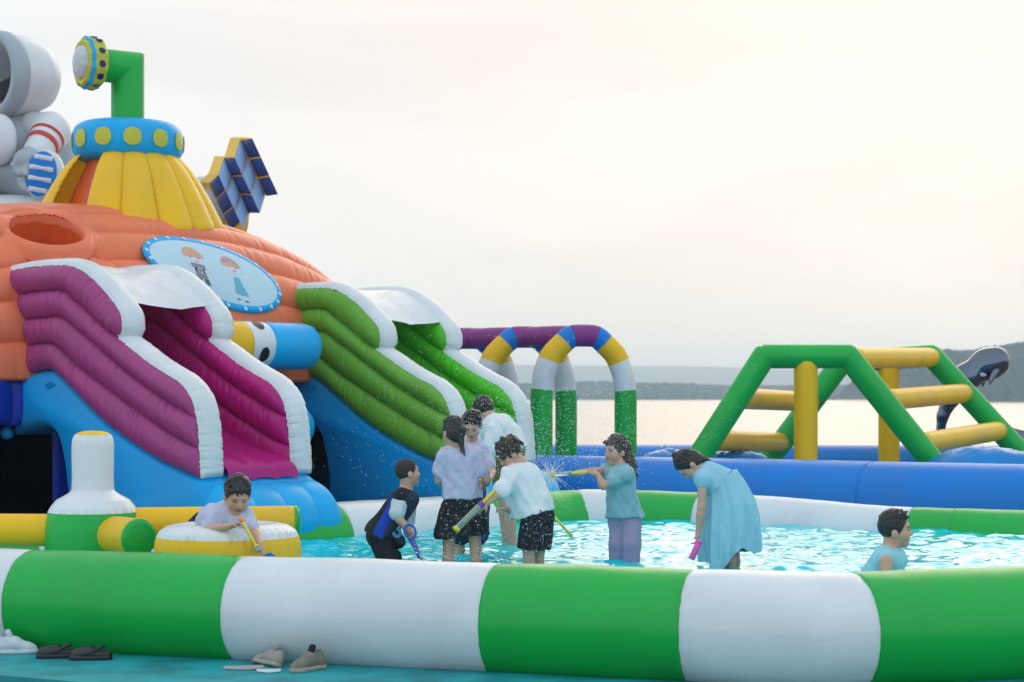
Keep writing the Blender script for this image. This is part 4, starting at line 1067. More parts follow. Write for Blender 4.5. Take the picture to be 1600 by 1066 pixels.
post = lathe('white_post', [(0.158, zf(768)), (0.153, zf(750)), (0.155, zf(720)), (0.155, zf(695)), (0.150, zf(686)), (0.135, zf(679.5))], (tx, ty, 0), M['white'], fl_, seg=240, wob=pk(0.004, zf(682), 1))
lathe('post_cap', [(0.136, zf(680)), (0.11, zf(676)), (0.06, zf(673.5)), (0.002, zf(673))], (tx, ty, 0), M['yellow'], post, seg=240, wob=pk(0.004, zf(682), 1))
zc = zf(829)
for nm_, d, L_, r_ in (('left', (-0.99, 0.10), 1.6, 0.122), ('near', (0.66, -0.75), 0.66, 0.142), ('far', (0.985, 0.17), 1.50, 0.125), ('rear', (-0.5, 0.87), 0.7, 0.125)):
    dv = np.array([d[0], d[1], 0]); dv /= np.linalg.norm(dv); a = np.array([tx, ty, zc])
    if nm_ == 'near': a = a + np.array([0, 0, -0.02])
    if nm_ == 'far': a = a + np.array([0, 0, 0.045])
    arm = tube('yellow_arm', resample([a + dv * 0.2, a + dv * L_], 40), r_, M['yellow'], fl_, seg=44, caps=(0, 0.004), pucker=0.004, seed=len(nm_))
    e_ = a + dv * L_
    lathe('green_end', [(r_ * 0.995, 0.0), (r_ * 0.97, 0.02), (r_ * 0.8, 0.035), (r_ * 0.4, 0.045), (0.002, 0.047)], e_, M['green'], arm, seg=44, axis=dv, wob=lambda rr, hh, th: rr + 0.004 * np.sin(th * 19) * (rr > 0.05))

YG = 13.45; rx_, ry_ = ux(356, YG), YG
rg = thing('inflatable_ring', (rx_, ry_, WATER), 'round yellow ring float with a white top behind the front tube', 'pool float')
lathe('yellow_wall', [(0.44, 0.28), (0.495, 0.36), (0.512, 0.46), (0.513, 0.58), (0.507, 0.64), (0.497, 0.675)], (rx_, ry_, 0.06), M['yellow'], rg, seg=420, wob=lambda rr, hh, th: rr + (-0.030) * crease(th, 8, 8, 0.75, 0.28) * np.exp(-np.abs(hh - 0.675) / 0.05))
lathe('white_top', [(0.497, 0.675), (0.475, 0.715), (0.42, 0.75), (0.34, 0.765), (0.25, 0.75), (0.18, 0.71), (0.12, 0.66), (0.002, 0.64)], (rx_, ry_, 0.06), M['white'], rg, seg=420, wob=lambda rr, hh, th: rr + (-0.030) * crease(th, 8, 8, 0.75, 0.28) * np.exp(-np.abs(hh - 0.675) / 0.05))
for ang in (-2.5, -0.85, 0.6, 2.2):
    fn = lambda x, y: np.array([rx_ + 0.519 * math.cos(ang + x / 0.51), ry_ + 0.519 * math.sin(ang + x / 0.51), 0.60 + y])
    pt_ = patch('printed_spot', fn, M['pool_blue'], rg, ell(0, 0, 0.05, 0.05, 18), rings=2)
    fn2 = lambda x, y: np.array([rx_ + 0.521 * math.cos(ang + x / 0.51), ry_ + 0.521 * math.sin(ang + x / 0.51), 0.60 + y])
    patch('spot_mark', fn2, M['white'], pt_, ell(0.0, 0.01, 0.028, 0.012, 12, 0.4), rings=1)

# ------------------------------------------------------------------ shoes left on the mat
def gp(u, v): 
    Y = (CAMH - MATZ) * FPX / (v - HOR); return np.array([ux(u, Y), Y, MATZ])
SHOE = {}
def frame_of(p, yaw, roll=0.0):
    f = np.array([math.cos(yaw), math.sin(yaw), 0]); s = np.array([-math.sin(yaw), math.cos(yaw), 0]); u = np.array([0, 0, 1.0])
    if roll: s, u = s * math.cos(roll) + u * math.sin(roll), u * math.cos(roll) - s * math.sin(roll)
    return f, s, u
def sneaker(u, v, yaw, upper, sole, lace, label, L=0.25, roll=0.0, tongue=None):
    p = gp(u, v); f, s, up = frame_of(p, yaw, roll); o = lambda a, b, c: p + f * a * L + s * b * L + up * c * L
    root = thing('sneaker', tuple(p), label, 'shoe', None)
    so = [rc(o(-0.42, 0, 0.07), o(-0.1, 0, 0.06), 0.155 * L, 0.145 * L, 0.02), rc(o(-0.1, 0, 0.06), o(0.28, 0.02, 0.06), 0.145 * L, 0.17 * L, 0.02), rc(o(0.28, 0.02, 0.06), o(0.42, 0.01, 0.08), 0.17 * L, 0.12 * L, 0.02)]
    sdf('sole', so + [cut(o(0, 0, 0.105), up), cut(o(0, 0, 0.0), -up)], 0.006, [sole], root)
    sdf('upper', [rc(o(-0.40, 0, 0.16), o(-0.36, 0, 0.36), 0.13 * L, 0.11 * L, 0.02), rc(o(-0.38, 0, 0.18), o(0.0, 0, 0.22), 0.14 * L, 0.15 * L, 0.03), rc(o(0.0, 0, 0.22), o(0.30, 0.01, 0.12), 0.15 * L, 0.14 * L, 0.03), rc(o(0.30, 0.01, 0.12), o(0.41, 0.01, 0.10), 0.14 * L, 0.11 * L, 0.02), rc(o(-0.18, 0, 0.34), o(-0.02, 0, 0.28), 0.11 * L, 0.12 * L, 0.02),
                  sub(el(o(-0.28, 0, 0.48), (0.14 * L, 0.085 * L, 0.22 * L), np.stack([f, s, up]))), cut(o(0, 0, 0.08), -up)], 0.006, [upper], root)
    sdf('tongue', [rc(o(-0.10, 0, 0.36), o(-0.17, 0, 0.52), 0.055 * L, 0.06 * L, 0.01), rc(o(-0.10, 0.04, 0.36), o(-0.17, 0.04, 0.50), 0.04 * L, 0.045 * L, 0.02), rc(o(-0.10, -0.04, 0.36), o(-0.17, -0.04, 0.50), 0.04 * L, 0.045 * L, 0.02)], 0.006, [tongue or upper], root)
    for q in range(4):
        a = -0.06 + 0.075 * q; z = 0.40 - 0.05 * q
        sdf('lace', [rc(o(a, -0.11, z - 0.04), o(a + 0.02, 0, z), 0.018 * L, 0.02 * L, 0.01), rc(o(a + 0.02, 0, z), o(a, 0.11, z - 0.04), 0.02 * L, 0.018 * L, 0.01)], 0.004, [lace], root)
    return root
mw = plain('white_mesh_fabric', (0.58, 0.62, 0.65), rough=0.8, bscale=120); mws = plain('white_rubber', (0.62, 0.65, 0.67), rough=0.6)
sneaker(24, 1021, 0.12, mw, mws, mws, 'pale grey lace-up sneaker at the left edge of the teal mat', 0.27)
tan = plain('taupe_fabric', (0.24, 0.21, 0.16), rough=0.8, bscale=40, vary=0.5); tans = plain('beige_rubber', (0.36, 0.33, 0.26), rough=0.7); blk = cloth('black_fabric', (0.015, 0.015, 0.017))
sneaker(480, 1048, -2.25, tan, tans, mws, 'taupe sneaker standing upright right of the loose insoles', 0.27, tongue=blk)
sneaker(415, 1040, 2.3, plain('grey_beige_fabric', (0.36, 0.34, 0.29), rough=0.8, bscale=40, vary=0.5), tans, mws, 'grey beige sneaker tipped behind two loose insoles', 0.25, roll=0.5)
ins_m = cloth('insole_grey', (0.42, 0.42, 0.42)); ins_w = cloth('insole_white', (0.70, 0.74, 0.77))
def insole(u, v, yaw, m, label, L):
    p = gp(u, v); f, s, up = frame_of(p, yaw)
    o = lambda a, b, c: p + f * a * L + s * b * L + up * c
    t = np.linspace(0, 2 * np.pi, 40, endpoint=False)
    x = 0.5 * np.cos(t); y = np.sin(t) * (0.155 + 0.035 * np.cos(t) - 0.03 * np.cos(2 * t))
    bot = [o(a, b, 0.004 + 0.012 * a * a * 2) for a, b in zip(x, y)]; topv = [o(a * 0.97, b * 0.95, 0.016 + 0.012 * a * a * 2 + 0.006 * abs(b) * 3) for a, b in zip(x, y)]
    V = np.array(bot + topv + [o(0, 0, 0.014)]); n_ = 40
    F = [[i, (i + 1) % n_, n_ + (i + 1) % n_, n_ + i] for i in range(n_)] + [[n_ + i, n_ + (i + 1) % n_, 2 * n_] for i in range(n_)]
    ob = link('insole', V, F, m, loc=tuple(p)); return tag(fix_normals(ob), label, 'insole')
insole(381, 1046, 0.15, ins_m, 'grey shoe insole lying flat at the left of a tipped sneaker', 0.25)
insole(420, 1051, 0.0, ins_w, 'small white insole lying in front of a tipped sneaker', 0.15)
def clog(u, v, yaw, label):
    p = gp(u, v); f, s, up = frame_of(p, yaw); L = 0.26; o = lambda a, b, c: p + f * a * L + s * b * L + up * c * L
    root = thing('clog', tuple(p), label, 'shoe')
    m = plain('black_foam', (0.012, 0.013, 0.016), rough=0.45)
    sdf('sole', [rc(o(-0.36, 0, 0.06), o(-0.05, 0, 0.05), 0.16 * L, 0.15 * L, 0.02), rc(o(-0.05, 0, 0.05), o(0.34, 0, 0.06), 0.15 * L, 0.19 * L, 0.02), cut(o(0, 0, 0.12), up), cut(o(0, 0, 0.0), -up)], 0.006, [m], root)
    sdf('upper', [rc(o(0.02, 0, 0.17), o(0.32, 0, 0.12), 0.17 * L, 0.17 * L, 0.03), rc(o(-0.36, 0, 0.12), o(-0.1, 0, 0.12), 0.15 * L, 0.15 * L, 0.02), sub(el(o(-0.25, 0, 0.25), (0.25 * L, 0.11 * L, 0.15 * L), np.stack([f, s, up]))), cut(o(0, 0, 0.09), -up)], 0.006, [m], root)
    sdf('heel_strap', [rc(o(-0.02, 0.15, 0.2), o(-0.28, 0.13, 0.33), 0.035 * L, 0.035 * L, 0.01), rc(o(-0.28, 0.13, 0.33), o(-0.28, -0.13, 0.33), 0.035 * L, 0.035 * L, 0.02), rc(o(-0.28, -0.13, 0.33), o(-0.02, -0.15, 0.2), 0.035 * L, 0.035 * L, 0.01)], 0.005, [m], root)
    sdf('strap_badge', [rc(o(-0.02, -0.165, 0.27), o(0.06, -0.165, 0.27), 0.02 * L, 0.02 * L, 0.01)], 0.004, [ins_w], root)
clog(90, 1028, 3.35, 'black foam clog, the left of two, beside the pale sneaker')
clog(142, 1031, 3.2, 'black foam clog, the right of two, on the teal mat')

# ------------------------------------------------------------------ children
nrm = lambda v: np.array(v, float) / np.linalg.norm(v)
def hand_prims(wr, d, n, curl=0.6, s=1.0, thumb=1):
    """wrist point, pointing direction, palm normal (the side fingers curl to)"""
    d = nrm(d); n = np.array(n, float); n = nrm(n - d * (n @ d)); a = np.cross(d, n) * thumb
    pr_ = [rc(wr, wr + d * 0.03 * s, 0.019 * s, 0.022 * s, 0.012), el(wr + d * 0.047 * s, np.array((0.033, 0.034, 0.015)) * s, np.stack([d, a, n]), k=0.012)]
    for i, (off, ln) in enumerate(((0.024, 0.030), (0.008, 0.034), (-0.008, 0.032), (-0.023, 0.025))):
        k0 = wr + d * 0.078 * s + a * off * s
        c1, c2 = curl * 0.8, curl * 1.9
        k1 = k0 + (d * math.cos(c1) + n * math.sin(c1)) * ln * 0.95 * s
        k2 = k1 + (d * math.cos(c2) + n * math.sin(c2)) * ln * 0.85 * s
        pr_ += [rc(wr + d * 0.06 * s + a * off * s, k0, 0.0085 * s, 0.0085 * s, 0.004), rc(k0, k1, 0.0085 * s, 0.0078 * s, 0.003), rc(k1, k2, 0.0078 * s, 0.0065 * s, 0.003)]
    t0 = wr + d * 0.028 * s + a * 0.025 * s; t1 = t0 + (d * 0.6 + a * 0.7 + n * 0.4) * 0.030 * s; t2 = t1 + (d * 0.8 + n * 0.7) * 0.024 * s
    return pr_ + [rc(t0, t1, 0.011 * s, 0.0095 * s, 0.006), rc(t1, t2, 0.0095 * s, 0.0075 * s, 0.003)]

class Kid:
    def __init__(s, Y, label, hs=1.0, bs=1.0):
        s.Y, s.hs, s.bs, s.label = Y, hs, bs, label
        s.j = {}
    def q(s, u, v, dy=0.0): return np.array(P(u, v, s.Y + dy))
    def head(s, u, v, f, up=(0, 0, 1), dy=0.0):
        s.hc = s.q(u, v, dy); s.f = nrm(f); up = np.array(up, float); s.up = nrm(up - s.f * (up @ s.f)); s.r = np.cross(s.f, s.up); s.HR = np.stack([s.r, s.f, s.up])
    def h(s, r, f, u): return s.hc + s.hs * (s.r * r + s.f * f + s.up * u)
    def build(s, base, hair, hair_m, wear, arms, legs, extra=None, foot=True):
        h, k, b = s.h, s.hs, s.bs
        root = thing('person', tuple(base), s.label, 'child')
        nk = s.j['neck']; pv = s.j['pelvis']; L, R_, HL, HR = s.j['ls'], s.j['rs'], s.j['lh'], s.j['rh']
        body = [el(h(0, -0.008, 0.022), np.array((0.073, 0.090, 0.088)) * k, s.HR, k=0.02), el(h(0, 0.022, -0.035), np.array((0.058, 0.066, 0.072)) * k, s.HR, k=0.03),
                el(h(0, 0.058, -0.088), np.array((0.026, 0.022, 0.020)) * k, s.HR, k=0.025), el(h(0.036, 0.05, -0.035), np.array((0.026, 0.026, 0.028)) * k, s.HR, k=0.02), el(h(-0.036, 0.05, -0.035), np.array((0.026, 0.026, 0.028)) * k, s.HR, k=0.02),
                rc(h(0, 0.080, 0.004), h(0, 0.097, -0.026), 0.008 * k, 0.0125 * k, 0.012), rc(h(0.012, 0.086, -0.030), h(-0.012, 0.086, -0.030), 0.008 * k, 0.008 * k, 0.008),
                rc(h(0.020, 0.077, -0.058), h(-0.020, 0.077, -0.058), 0.0085 * k, 0.0085 * k, 0.008), rc(h(0.03, 0.074, 0.022), h(-0.03, 0.074, 0.022), 0.013 * k, 0.013 * k, 0.015),
                el(h(0.074, -0.012, -0.018), np.array((0.011, 0.021, 0.030)) * k, s.HR, k=0.008), el(h(-0.074, -0.012, -0.018), np.array((0.011, 0.021, 0.030)) * k, s.HR, k=0.008),
                rc(h(0, -0.022, -0.06), nk, 0.046 * k, 0.046 * b, 0.025)]
        mid = (L + R_) / 2; ch = mid * 0.8 + pv * 0.2
        tor = [rc(nk, mid, 0.046, 0.055, 0.04), rc(L, R_, 0.046, 0.046, 0.05), rc(ch, pv, 0.088, 0.083, 0.05), rc(L * 0.7 + R_ * 0.3, HL, 0.066, 0.066, 0.05), rc(R_ * 0.7 + L * 0.3, HR, 0.066, 0.066, 0.05), rc(HL, HR, 0.075, 0.075, 0.05)]
        sc_ = lambda ps, g, d: [rc(p[1], p[2], p[3] * g + d, p[4] * g + d, p[5]) for p in ps]
        body += sc_(tor, b, 0.0)
        arm_p, leg_p = [], []
        for (sh, e_, w_, hd_, hn_, th_) in arms:
            arm_p.append((sh, e_, w_)); body += [rc(sh, e_, 0.041 * b, 0.033 * b, 0.02), rc(e_, e_ + (w_ - e_) * 0.3, 0.033 * b, 0.034 * b, 0.015), rc(e_ + (w_ - e_) * 0.3, w_, 0.034 * b, 0.022 * b, 0.015)]
            body += hand_prims(w_, hd_, hn_, curl=0.75, s=0.92 * b, thumb=th_)
        for (hp, kn, an) in legs:
            d_ = nrm(kn - an)
            body += [rc(hp, kn, 0.066 * b, 0.046 * b, 0.03), rc(kn, kn + (an - kn) * 0.3, 0.046 * b, 0.047 * b, 0.02), rc(kn + (an - kn) * 0.3, an, 0.047 * b, 0.030 * b, 0.02)]
            ff = np.array([s.f[0], s.f[1], 0]); ff = nrm(ff if np.linalg.norm(ff) > 0.1 else (0, -1, 0))
            if foot: body += [rc(an - np.array([0, 0, 0.02]), an + ff * 0.12 - np.array([0, 0, 0.045]), 0.034, 0.026, 0.02)]
        def colr(c):
            l = (c - s.hc) / s.hs; x, y, z = l @ s.r, l @ s.f, l @ s.up; m = np.zeros(len(c), int)
            eye = (((np.abs(x) - 0.031) / 0.0135) ** 2 + ((z - 0.0015) / 0.0052) ** 2 < 1) & (y > 0.04)
            brow = (((np.abs(x) - 0.031) / 0.017) ** 2 + ((z - 0.0265 + 0.004 * np.abs(x) / 0.03) / 0.0036) ** 2 < 1) & (y > 0.04)
            lip = ((x / 0.024) ** 2 + ((z + 0.059) / 0.0085) ** 2 < 1) & (y > 0.05)
            m[eye | brow] = 1; m[lip] = 2; return m
        sdf('body', body, 0.0068, [M['skin'], M['eye'], M['lips']], root, color=colr, relax=1)
        # hair
        hp_ = [el(h(0, -0.012, 0.030), np.array((0.083, 0.098, 0.094)) * k, s.HR, k=0.02)]
        if hair == 'buzz':
            hp_ = [el(h(0, -0.010, 0.026), np.array((0.079, 0.095, 0.093)) * k, s.HR, k=0.02)]
        if hair == 'curly':
            hp_ = [el(h(0, -0.008, 0.040), np.array((0.094, 0.108, 0.098)) * k, s.HR, k=0.02)]
        cutp = [cut(h(0, 0.062, 0.050), s.f * 0.86 - s.up * 0.50)]
        lowf, napef = (-0.045, -0.075) if hair in ('buzz', 'short', 'curly') else (-0.06, -0.09)
        cutp += [cut(h(0, -0.03, napef), -s.up * 0.85 + s.f * 0.55)]
        post_ = []
        if hair == 'tail':
            for (a_, b_, ra, rb) in extra or []: post_.append(rc(a_, b_, ra, rb, 0.02))
        if hair == 'long':
            for (a_, b_, ra, rb) in extra or []: post_.append(rc(a_, b_, ra, rb, 0.025))
        if hair == 'short':
            rr = np.random.default_rng(5)
            for q_ in range(26):
                x, y = rr.uniform(-0.055, 0.055), rr.uniform(-0.06, 0.065)
                z = 0.034 + 0.086 * math.sqrt(max(0.05, 1 - (x / 0.085) ** 2 - (y / 0.1) ** 2))
                post_.append(rc(h(x, y, z), h(x * 1.15, y + 0.02, z + rr.uniform(0.006, 0.014)), 0.011 * k, 0.004 * k, 0.008))
        if hair in ('long', 'fringe'):
            rr = np.random.default_rng(9)
            for q_ in range(9):
                x = -0.06 + 0.12 * q_ / 8; post_.append(rc(h(x, 0.058, 0.078), h(x * 1.2 + rr.uniform(-0.012, 0.012), 0.086 - 5 * x * x, 0.056 + rr.uniform(-0.014, 0.010)), 0.012 * k, 0.005 * k, 0.008))
        if hair == 'fringe':
            for (a_, b_, ra, rb) in extra or []: post_.append(rc(a_, b_, ra, rb, 0.02))
        if hair in ('tail', 'long', 'fringe'): post_ += [el(h(0, -0.050, -0.030), np.array((0.068, 0.055, 0.062)) * k, s.HR, k=0.03)]
        # locks of wet hair over the scalp
        rr = np.random.default_rng(int(abs(s.hc[0]) * 977) % 1000)
        sk = lambda az, po, g=1.0: h(math.sin(po) * math.sin(az) * 0.086 * g, -0.012 - math.sin(po) * math.cos(az) * 0.101 * g, 0.030 + math.cos(po) * 0.097 * g)
        if hair == 'curly':
            for q_ in range(120):
                az, po = rr.uniform(-2.6, 2.6), math.acos(rr.uniform(-0.25, 1))
                c_ = sk(az, po, 1.14); d_ = rr.normal(size=3) * 0.009
                post_.append(rc(c_, c_ + d_, 0.013 * k, 0.007 * k, 0.005))
        elif hair in ('tail', 'long', 'fringe'):
            for q_ in range(60):
                az = rr.uniform(-2.2, 2.2); p0 = rr.uniform(0.05, 0.6); p1 = p0 + rr.uniform(0.5, 1.1); last = None
                p1 = min(p1, 1.75 if abs(az) < 1.5 else 1.1)
                for f_ in np.linspace(0, 1, 5):
                    c_ = sk(az + 0.25 * f_ * (rr.random() - 0.5), p0 + (p1 - p0) * f_, 1.01 + 0.02 * math.sin(3 * f_))
                    if last is not None: post_.append(rc(last, c_, 0.0085 * k * (1 - 0.4 * f_), 0.0085 * k * (1 - 0.5 * f_), 0.004))
                    last = c_
            if hair == 'long':
                for q_ in range(16):
                    a_ = extra[0][1] + rr.normal(size=3) * 0.02; b_ = extra[2][1] + rr.normal(size=3) * np.array([0.02, 0.02, 0.025])
                    post_ += [rc(a_, (a_ + b_) / 2 + rr.normal(size=3) * 0.008, 0.012, 0.009, 0.006), rc((a_ + b_) / 2, b_, 0.009, 0.004, 0.006)]
        elif hair == 'short':
            for q_ in range(90):
                az, po = rr.uniform(-2.1, 2.1), math.acos(rr.uniform(0.45, 1)); c_ = sk(az, po, 0.98)
                post_.append(rc(c_, c_ + (c_ - s.hc) * 0.05 + s.f * 0.016 + rr.normal(size=3) * 0.004, 0.0075 * k, 0.0035 * k, 0.005))
        amp, fr = {'buzz': (0.0012, 60), 'short': (0.0035, 26), 'curly': (0.011, 15), 'tail': (0.0035, 24), 'long': (0.005, 22), 'fringe': (0.004, 22)}[hair]
        sdf('hair', hp_ + cutp + post_, 0.0062, [hair_m], root, disp=lambda X: amp * noise3(X, fr, 3, 3))
        for fn in wear: fn(s, root, sc_(tor, b, 0.0), arm_p, legs)
        return root

def shirt(m, hem, hemn=(0, 0, -1), sleeve=0.75, ease=0.017, sl_r=0.056, fold=0.006, seed=2, extra=None, name='shirt', legs_too=False):
    def f(s, root, tor, arms, legs):
        pr_ = [rc(p[1], p[2], p[3] + ease, p[4] + ease, p[5]) for p in tor[1:]]
        pr_ += [rc(tor[0][1] * 0.35 + tor[0][2] * 0.65, tor[0][2], 0.058 * s.bs, 0.07 * s.bs, 0.03)]
        if sleeve > 0:
            for (sh, e_, w_) in arms:
                a = sh + (e_ - sh) * sleeve; pr_ += [rc(sh, a, (sl_r - 0.002) * s.bs, (sl_r + 0.004) * s.bs, 0.03)]
        pr_ += [rc(*x) for x in (extra(s) if extra else [])]
        if sleeve > 0:
            for (sh, e_, w_) in arms: pass
        if hem is not None: pr_ += [cut(hem, hemn)]
        sdf(name, pr_, 0.0075, [m], root, disp=lambda X: 1.5 * fold * noise3(X * np.array([1, 1, 0.6]), 5.0, seed, 3) + 0.5 * fold * noise3(X * np.array([1, 1, 0.5]), 13, seed + 1, 2) + 2.2 * fold * (0.35 - np.abs(noise3(X @ np.array([[1, 0, 0.35], [0, 1, 0.2], [0.5, 0.1, 0.55]]), 3.6, seed + 5, 2))))
    return f

def shorts(m, frac=0.9, ease=0.02, flare=0.03, waist=None, fold=0.006, seed=4, name='shorts', top_r=0.085, hemcut=None):
    def f(s, root, tor, arms, legs):
        HL, HR = s.j['lh'], s.j['rh']
        pr_ = [rc(HL, HR, top_r * s.bs, top_r * s.bs, 0.04), rc(s.j['pelvis'], s.j['pelvis'] + (s.j['neck'] - s.j['pelvis']) * 0.12, 0.088 * s.bs + 0.012, 0.084 * s.bs + 0.01, 0.04)]
        for (hp, kn, an) in legs:
            if frac <= 1: e_ = hp + (kn - hp) * frac; pr_.append(rc(hp, e_, 0.072 * s.bs + ease, 0.052 * s.bs + ease + flare, 0.03))
            else:
                e_ = kn + (an - kn) * (frac - 1); pr_ += [rc(hp, kn, 0.072 * s.bs + ease, 0.052 * s.bs + ease + flare, 0.03), rc(kn, e_, 0.052 * s.bs + ease + flare, 0.045 * s.bs + ease + flare, 0.03)]
            if hemcut is None and frac <= 1: pr_.append(('legcut', e_, nrm(kn - hp)))
        pr_ = [p for p in pr_ if p[0] != 'legcut'] + ([cut(*hemcut)] if hemcut else [])
        if waist is not None: pr_.append(cut(*waist))
        sdf(name, pr_, 0.0075, [m], root, disp=lambda X: fold * noise3(X * np.array([1, 1, 0.5]), 6.5, seed, 3))
    return f

C_ = {}
C_['lav'] = cloth('lavender_cotton', (0.56, 0.53, 0.70)); C_['lav2'] = cloth('lilac_cotton', (0.50, 0.45, 0.58), (0.42, 0.50, 0.62))
C_['white'] = cloth('white_cotton', (0.78, 0.78, 0.79)); C_['whiteb'] = cloth('white_sleeve_cotton', (0.58, 0.62, 0.64))
C_['blackpat'] = cloth('black_print_cotton', (0.014, 0.014, 0.018), (0.085, 0.08, 0.095), pat=True, scale=48)
C_['mint'] = cloth('mint_cotton', (0.27, 0.48, 0.53)); C_['mint2'] = cloth('pale_teal_cotton', (0.32, 0.62, 0.70))
C_['pants'] = cloth('lavender_trousers', (0.38, 0.32, 0.48)); C_['dress'] = cloth('aqua_dress_cotton', (0.30, 0.55, 0.65), (0.25, 0.48, 0.58), fold=0.6)
C_['black'] = cloth('black_jersey', (0.015, 0.016, 0.02)); C_['blue'] = cloth('blue_jersey', (0.01, 0.055, 0.40)); C_['navy'] = cloth('navy_jersey', (0.03, 0.045, 0.075)); C_['olive'] = cloth('olive_shorts', (0.13, 0.15, 0.04))

def toes(z=0.06): return z
def gnd(p, z): q = np.array(p, float).copy(); q[2] = z; return q

# --- boy in the basketball vest, crouching and looking right
K = Kid(15.2, 'boy in black and blue basketball vest crouching forward with a blue pump', hs=0.98, bs=0.98)
K.head(637, 739, (0.80, 0.42, 0.12), (-0.25, 0, 1))
K.j = dict(neck=K.q(634, 766), ls=K.q(641, 781, 0.12), rs=K.q(626, 779, -0.10), pelvis=K.q(592, 831), lh=K.q(594, 840, 0.075), rh=K.q(590, 838, -0.075))
rel, rw_ = K.q(619, 806, -0.15), K.q(637, 826, -0.17); lel, lw_ = K.q(634, 822, 0.14), K.q(650, 857, -0.02)
kr, kl = K.q(606, 874, -0.12), K.q(612, 872, 0.10); ar, al = gnd(K.q(590, 880, -0.08), 0.07), gnd(K.q(592, 880, 0.12), 0.07)
def vest(s, root, tor, arms, legs):
    pr_ = [rc(p[1], p[2], p[3] + 0.020, p[4] + 0.022, p[5]) for p in tor[1:]] + [rc(s.j['pelvis'], s.q(622, 846, 0), 0.10, 0.06, 0.05)]
    def colv(c):
        # blue flank panel between the back and the front
        ax_ = nrm(s.j['neck'] - s.j['pelvis']); l = c - s.j['pelvis']; along = l @ ax_; fr = nrm(np.cross(ax_, (0, 1, 0))); side = l @ fr
        m = np.zeros(len(c), int); m[(np.abs(side + 0.012 - along * 0.10) < 0.045) & (along > -0.02) & (along < 0.30)] = 1; m[(side < -0.035) & (along > 0.02)] = 2
        fr2 = side
        return m
    sdf('vest', pr_ + [cut(s.j['pelvis'] + nrm(s.j['pelvis'] - s.j['neck']) * 0.05, s.j['pelvis'] - s.j['neck'])], 0.0075, [C_['black'], C_['blue'], C_['navy']], root, disp=lambda X: 0.005 * noise3(X, 6, 12, 3), color=colv)
def undersleeve(s, root, tor, arms, legs):
    pr_ = []
    for (sh, e_, w_) in arms: pr_ += [rc(sh + (s.j['neck'] - sh) * 0.15, sh + (e_ - sh) * 0.80, 0.066, 0.066, 0.03)]
    sdf('undershirt_sleeve', pr_[:1], 0.0075, [C_['whiteb']], root, disp=lambda X: 0.005 * noise3(X, 7, 2, 3))
    sdf('undershirt_sleeve', pr_[1:], 0.0075, [C_['whiteb']], root, disp=lambda X: 0.005 * noise3(X, 7, 2, 3))
boy1 = K.build((K.j['pelvis'][0], 15.2, 0), 'buzz', M['hair_buzz'], [vest, undersleeve, shorts(C_['black'], 0.95, 0.014, 0.018)],
        [(K.j['rs'], rel, rw_, (0.5, -0.1, -0.8), (0.8, 0, 0.4), 1), (K.j['ls'], lel, lw_, (0.3, -0.2, -0.9), (0.8, 0, 0.3), -1)], [(K.j['rh'], kr, ar), (K.j['lh'], kl, al)])
# printed number on the vest's side
fc = bpy.data.curves.new('number', 'FONT'); fc.body = '5'; fc.size = 0.16; fc.extrude = 0.002; fc.offset = 0.004
fo = bpy.data.objects.new('number_tmp', fc); C.objects.link(fo)
dg = bpy.context.evaluated_depsgraph_get(); me = bpy.data.meshes.new_from_object(fo.evaluated_get(dg)); bpy.data.objects.remove(fo)
no = bpy.data.objects.new('vest_number', me); C.objects.link(no); no.parent = boy1
me.materials.clear(); me.materials.append(cloth('number_blue_print', (0.10, 0.27, 0.42)))
no.rotation_euler = (rad(84), rad(38), rad(26)); no.location = Vector(K.q(612, 834, -0.205)) - boy1.location

# --- girl in lavender top, seen from behind
K = Kid(15.2, 'girl in lavender top and black shorts seen from behind with a wet ponytail', hs=1.02, bs=1.0)
K.head(708, 676, (-0.45, 0.86, -0.25), (0.0, 0.2, 1))
K.j = dict(neck=K.q(716, 698, 0.0), ls=K.q(694, 712, 0.0), rs=K.q(742, 713, 0.0), pelvis=K.q(724, 784, 0.02), lh=K.q(708, 794, 0.02), rh=K.q(739, 794, 0.02))
ll, lr = K.q(701, 846, 0.02), K.q(742, 846, 0.02)
tail = [(K.h(0.01, -0.085, 0.035), K.h(0.03, -0.115, 0.0), 0.03, 0.026), (K.h(0.03, -0.115, 0.0), K.q(721, 692, -0.10), 0.026, 0.020), (K.q(721, 692, -0.10), K.q(723, 704, -0.115), 0.020, 0.014), (K.q(723, 704, -0.115), K.q(727, 712, -0.11), 0.014, 0.006)]
def hem_uneven(s): return []
K.build((K.j['pelvis'][0], 15.2, 0), 'tail', M['hair'], [shirt(C_['lav'], K.q(724, 779, 0), (0, 0, -1), 0.62, 0.020, 0.062, 0.007, 5), shorts(C_['blackpat'], 0.80, 0.030, 0.045, hemcut=(K.q(724, 838, 0), (0.10, 0, -1)), waist=(K.q(724, 760, 0), (0, 0, 1)), fold=0.012)],
        [(K.j['ls'], K.q(686, 750, 0.02), K.q(703, 764, 0.24), (0.6, 0.8, 0.1), (0.3, 0, 0.9), 1), (K.j['rs'], K.q(761, 750, 0.0), K.q(757, 762, 0.24), (-0.3, 0.9, 0.0), (-0.5, 0, 0.8), -1)],
        [(K.j['lh'], ll, gnd(K.q(700, 880, 0.0), 0.07)), (K.j['rh'], lr, gnd(K.q(747, 880, 0.0), 0.07))], extra=tail)

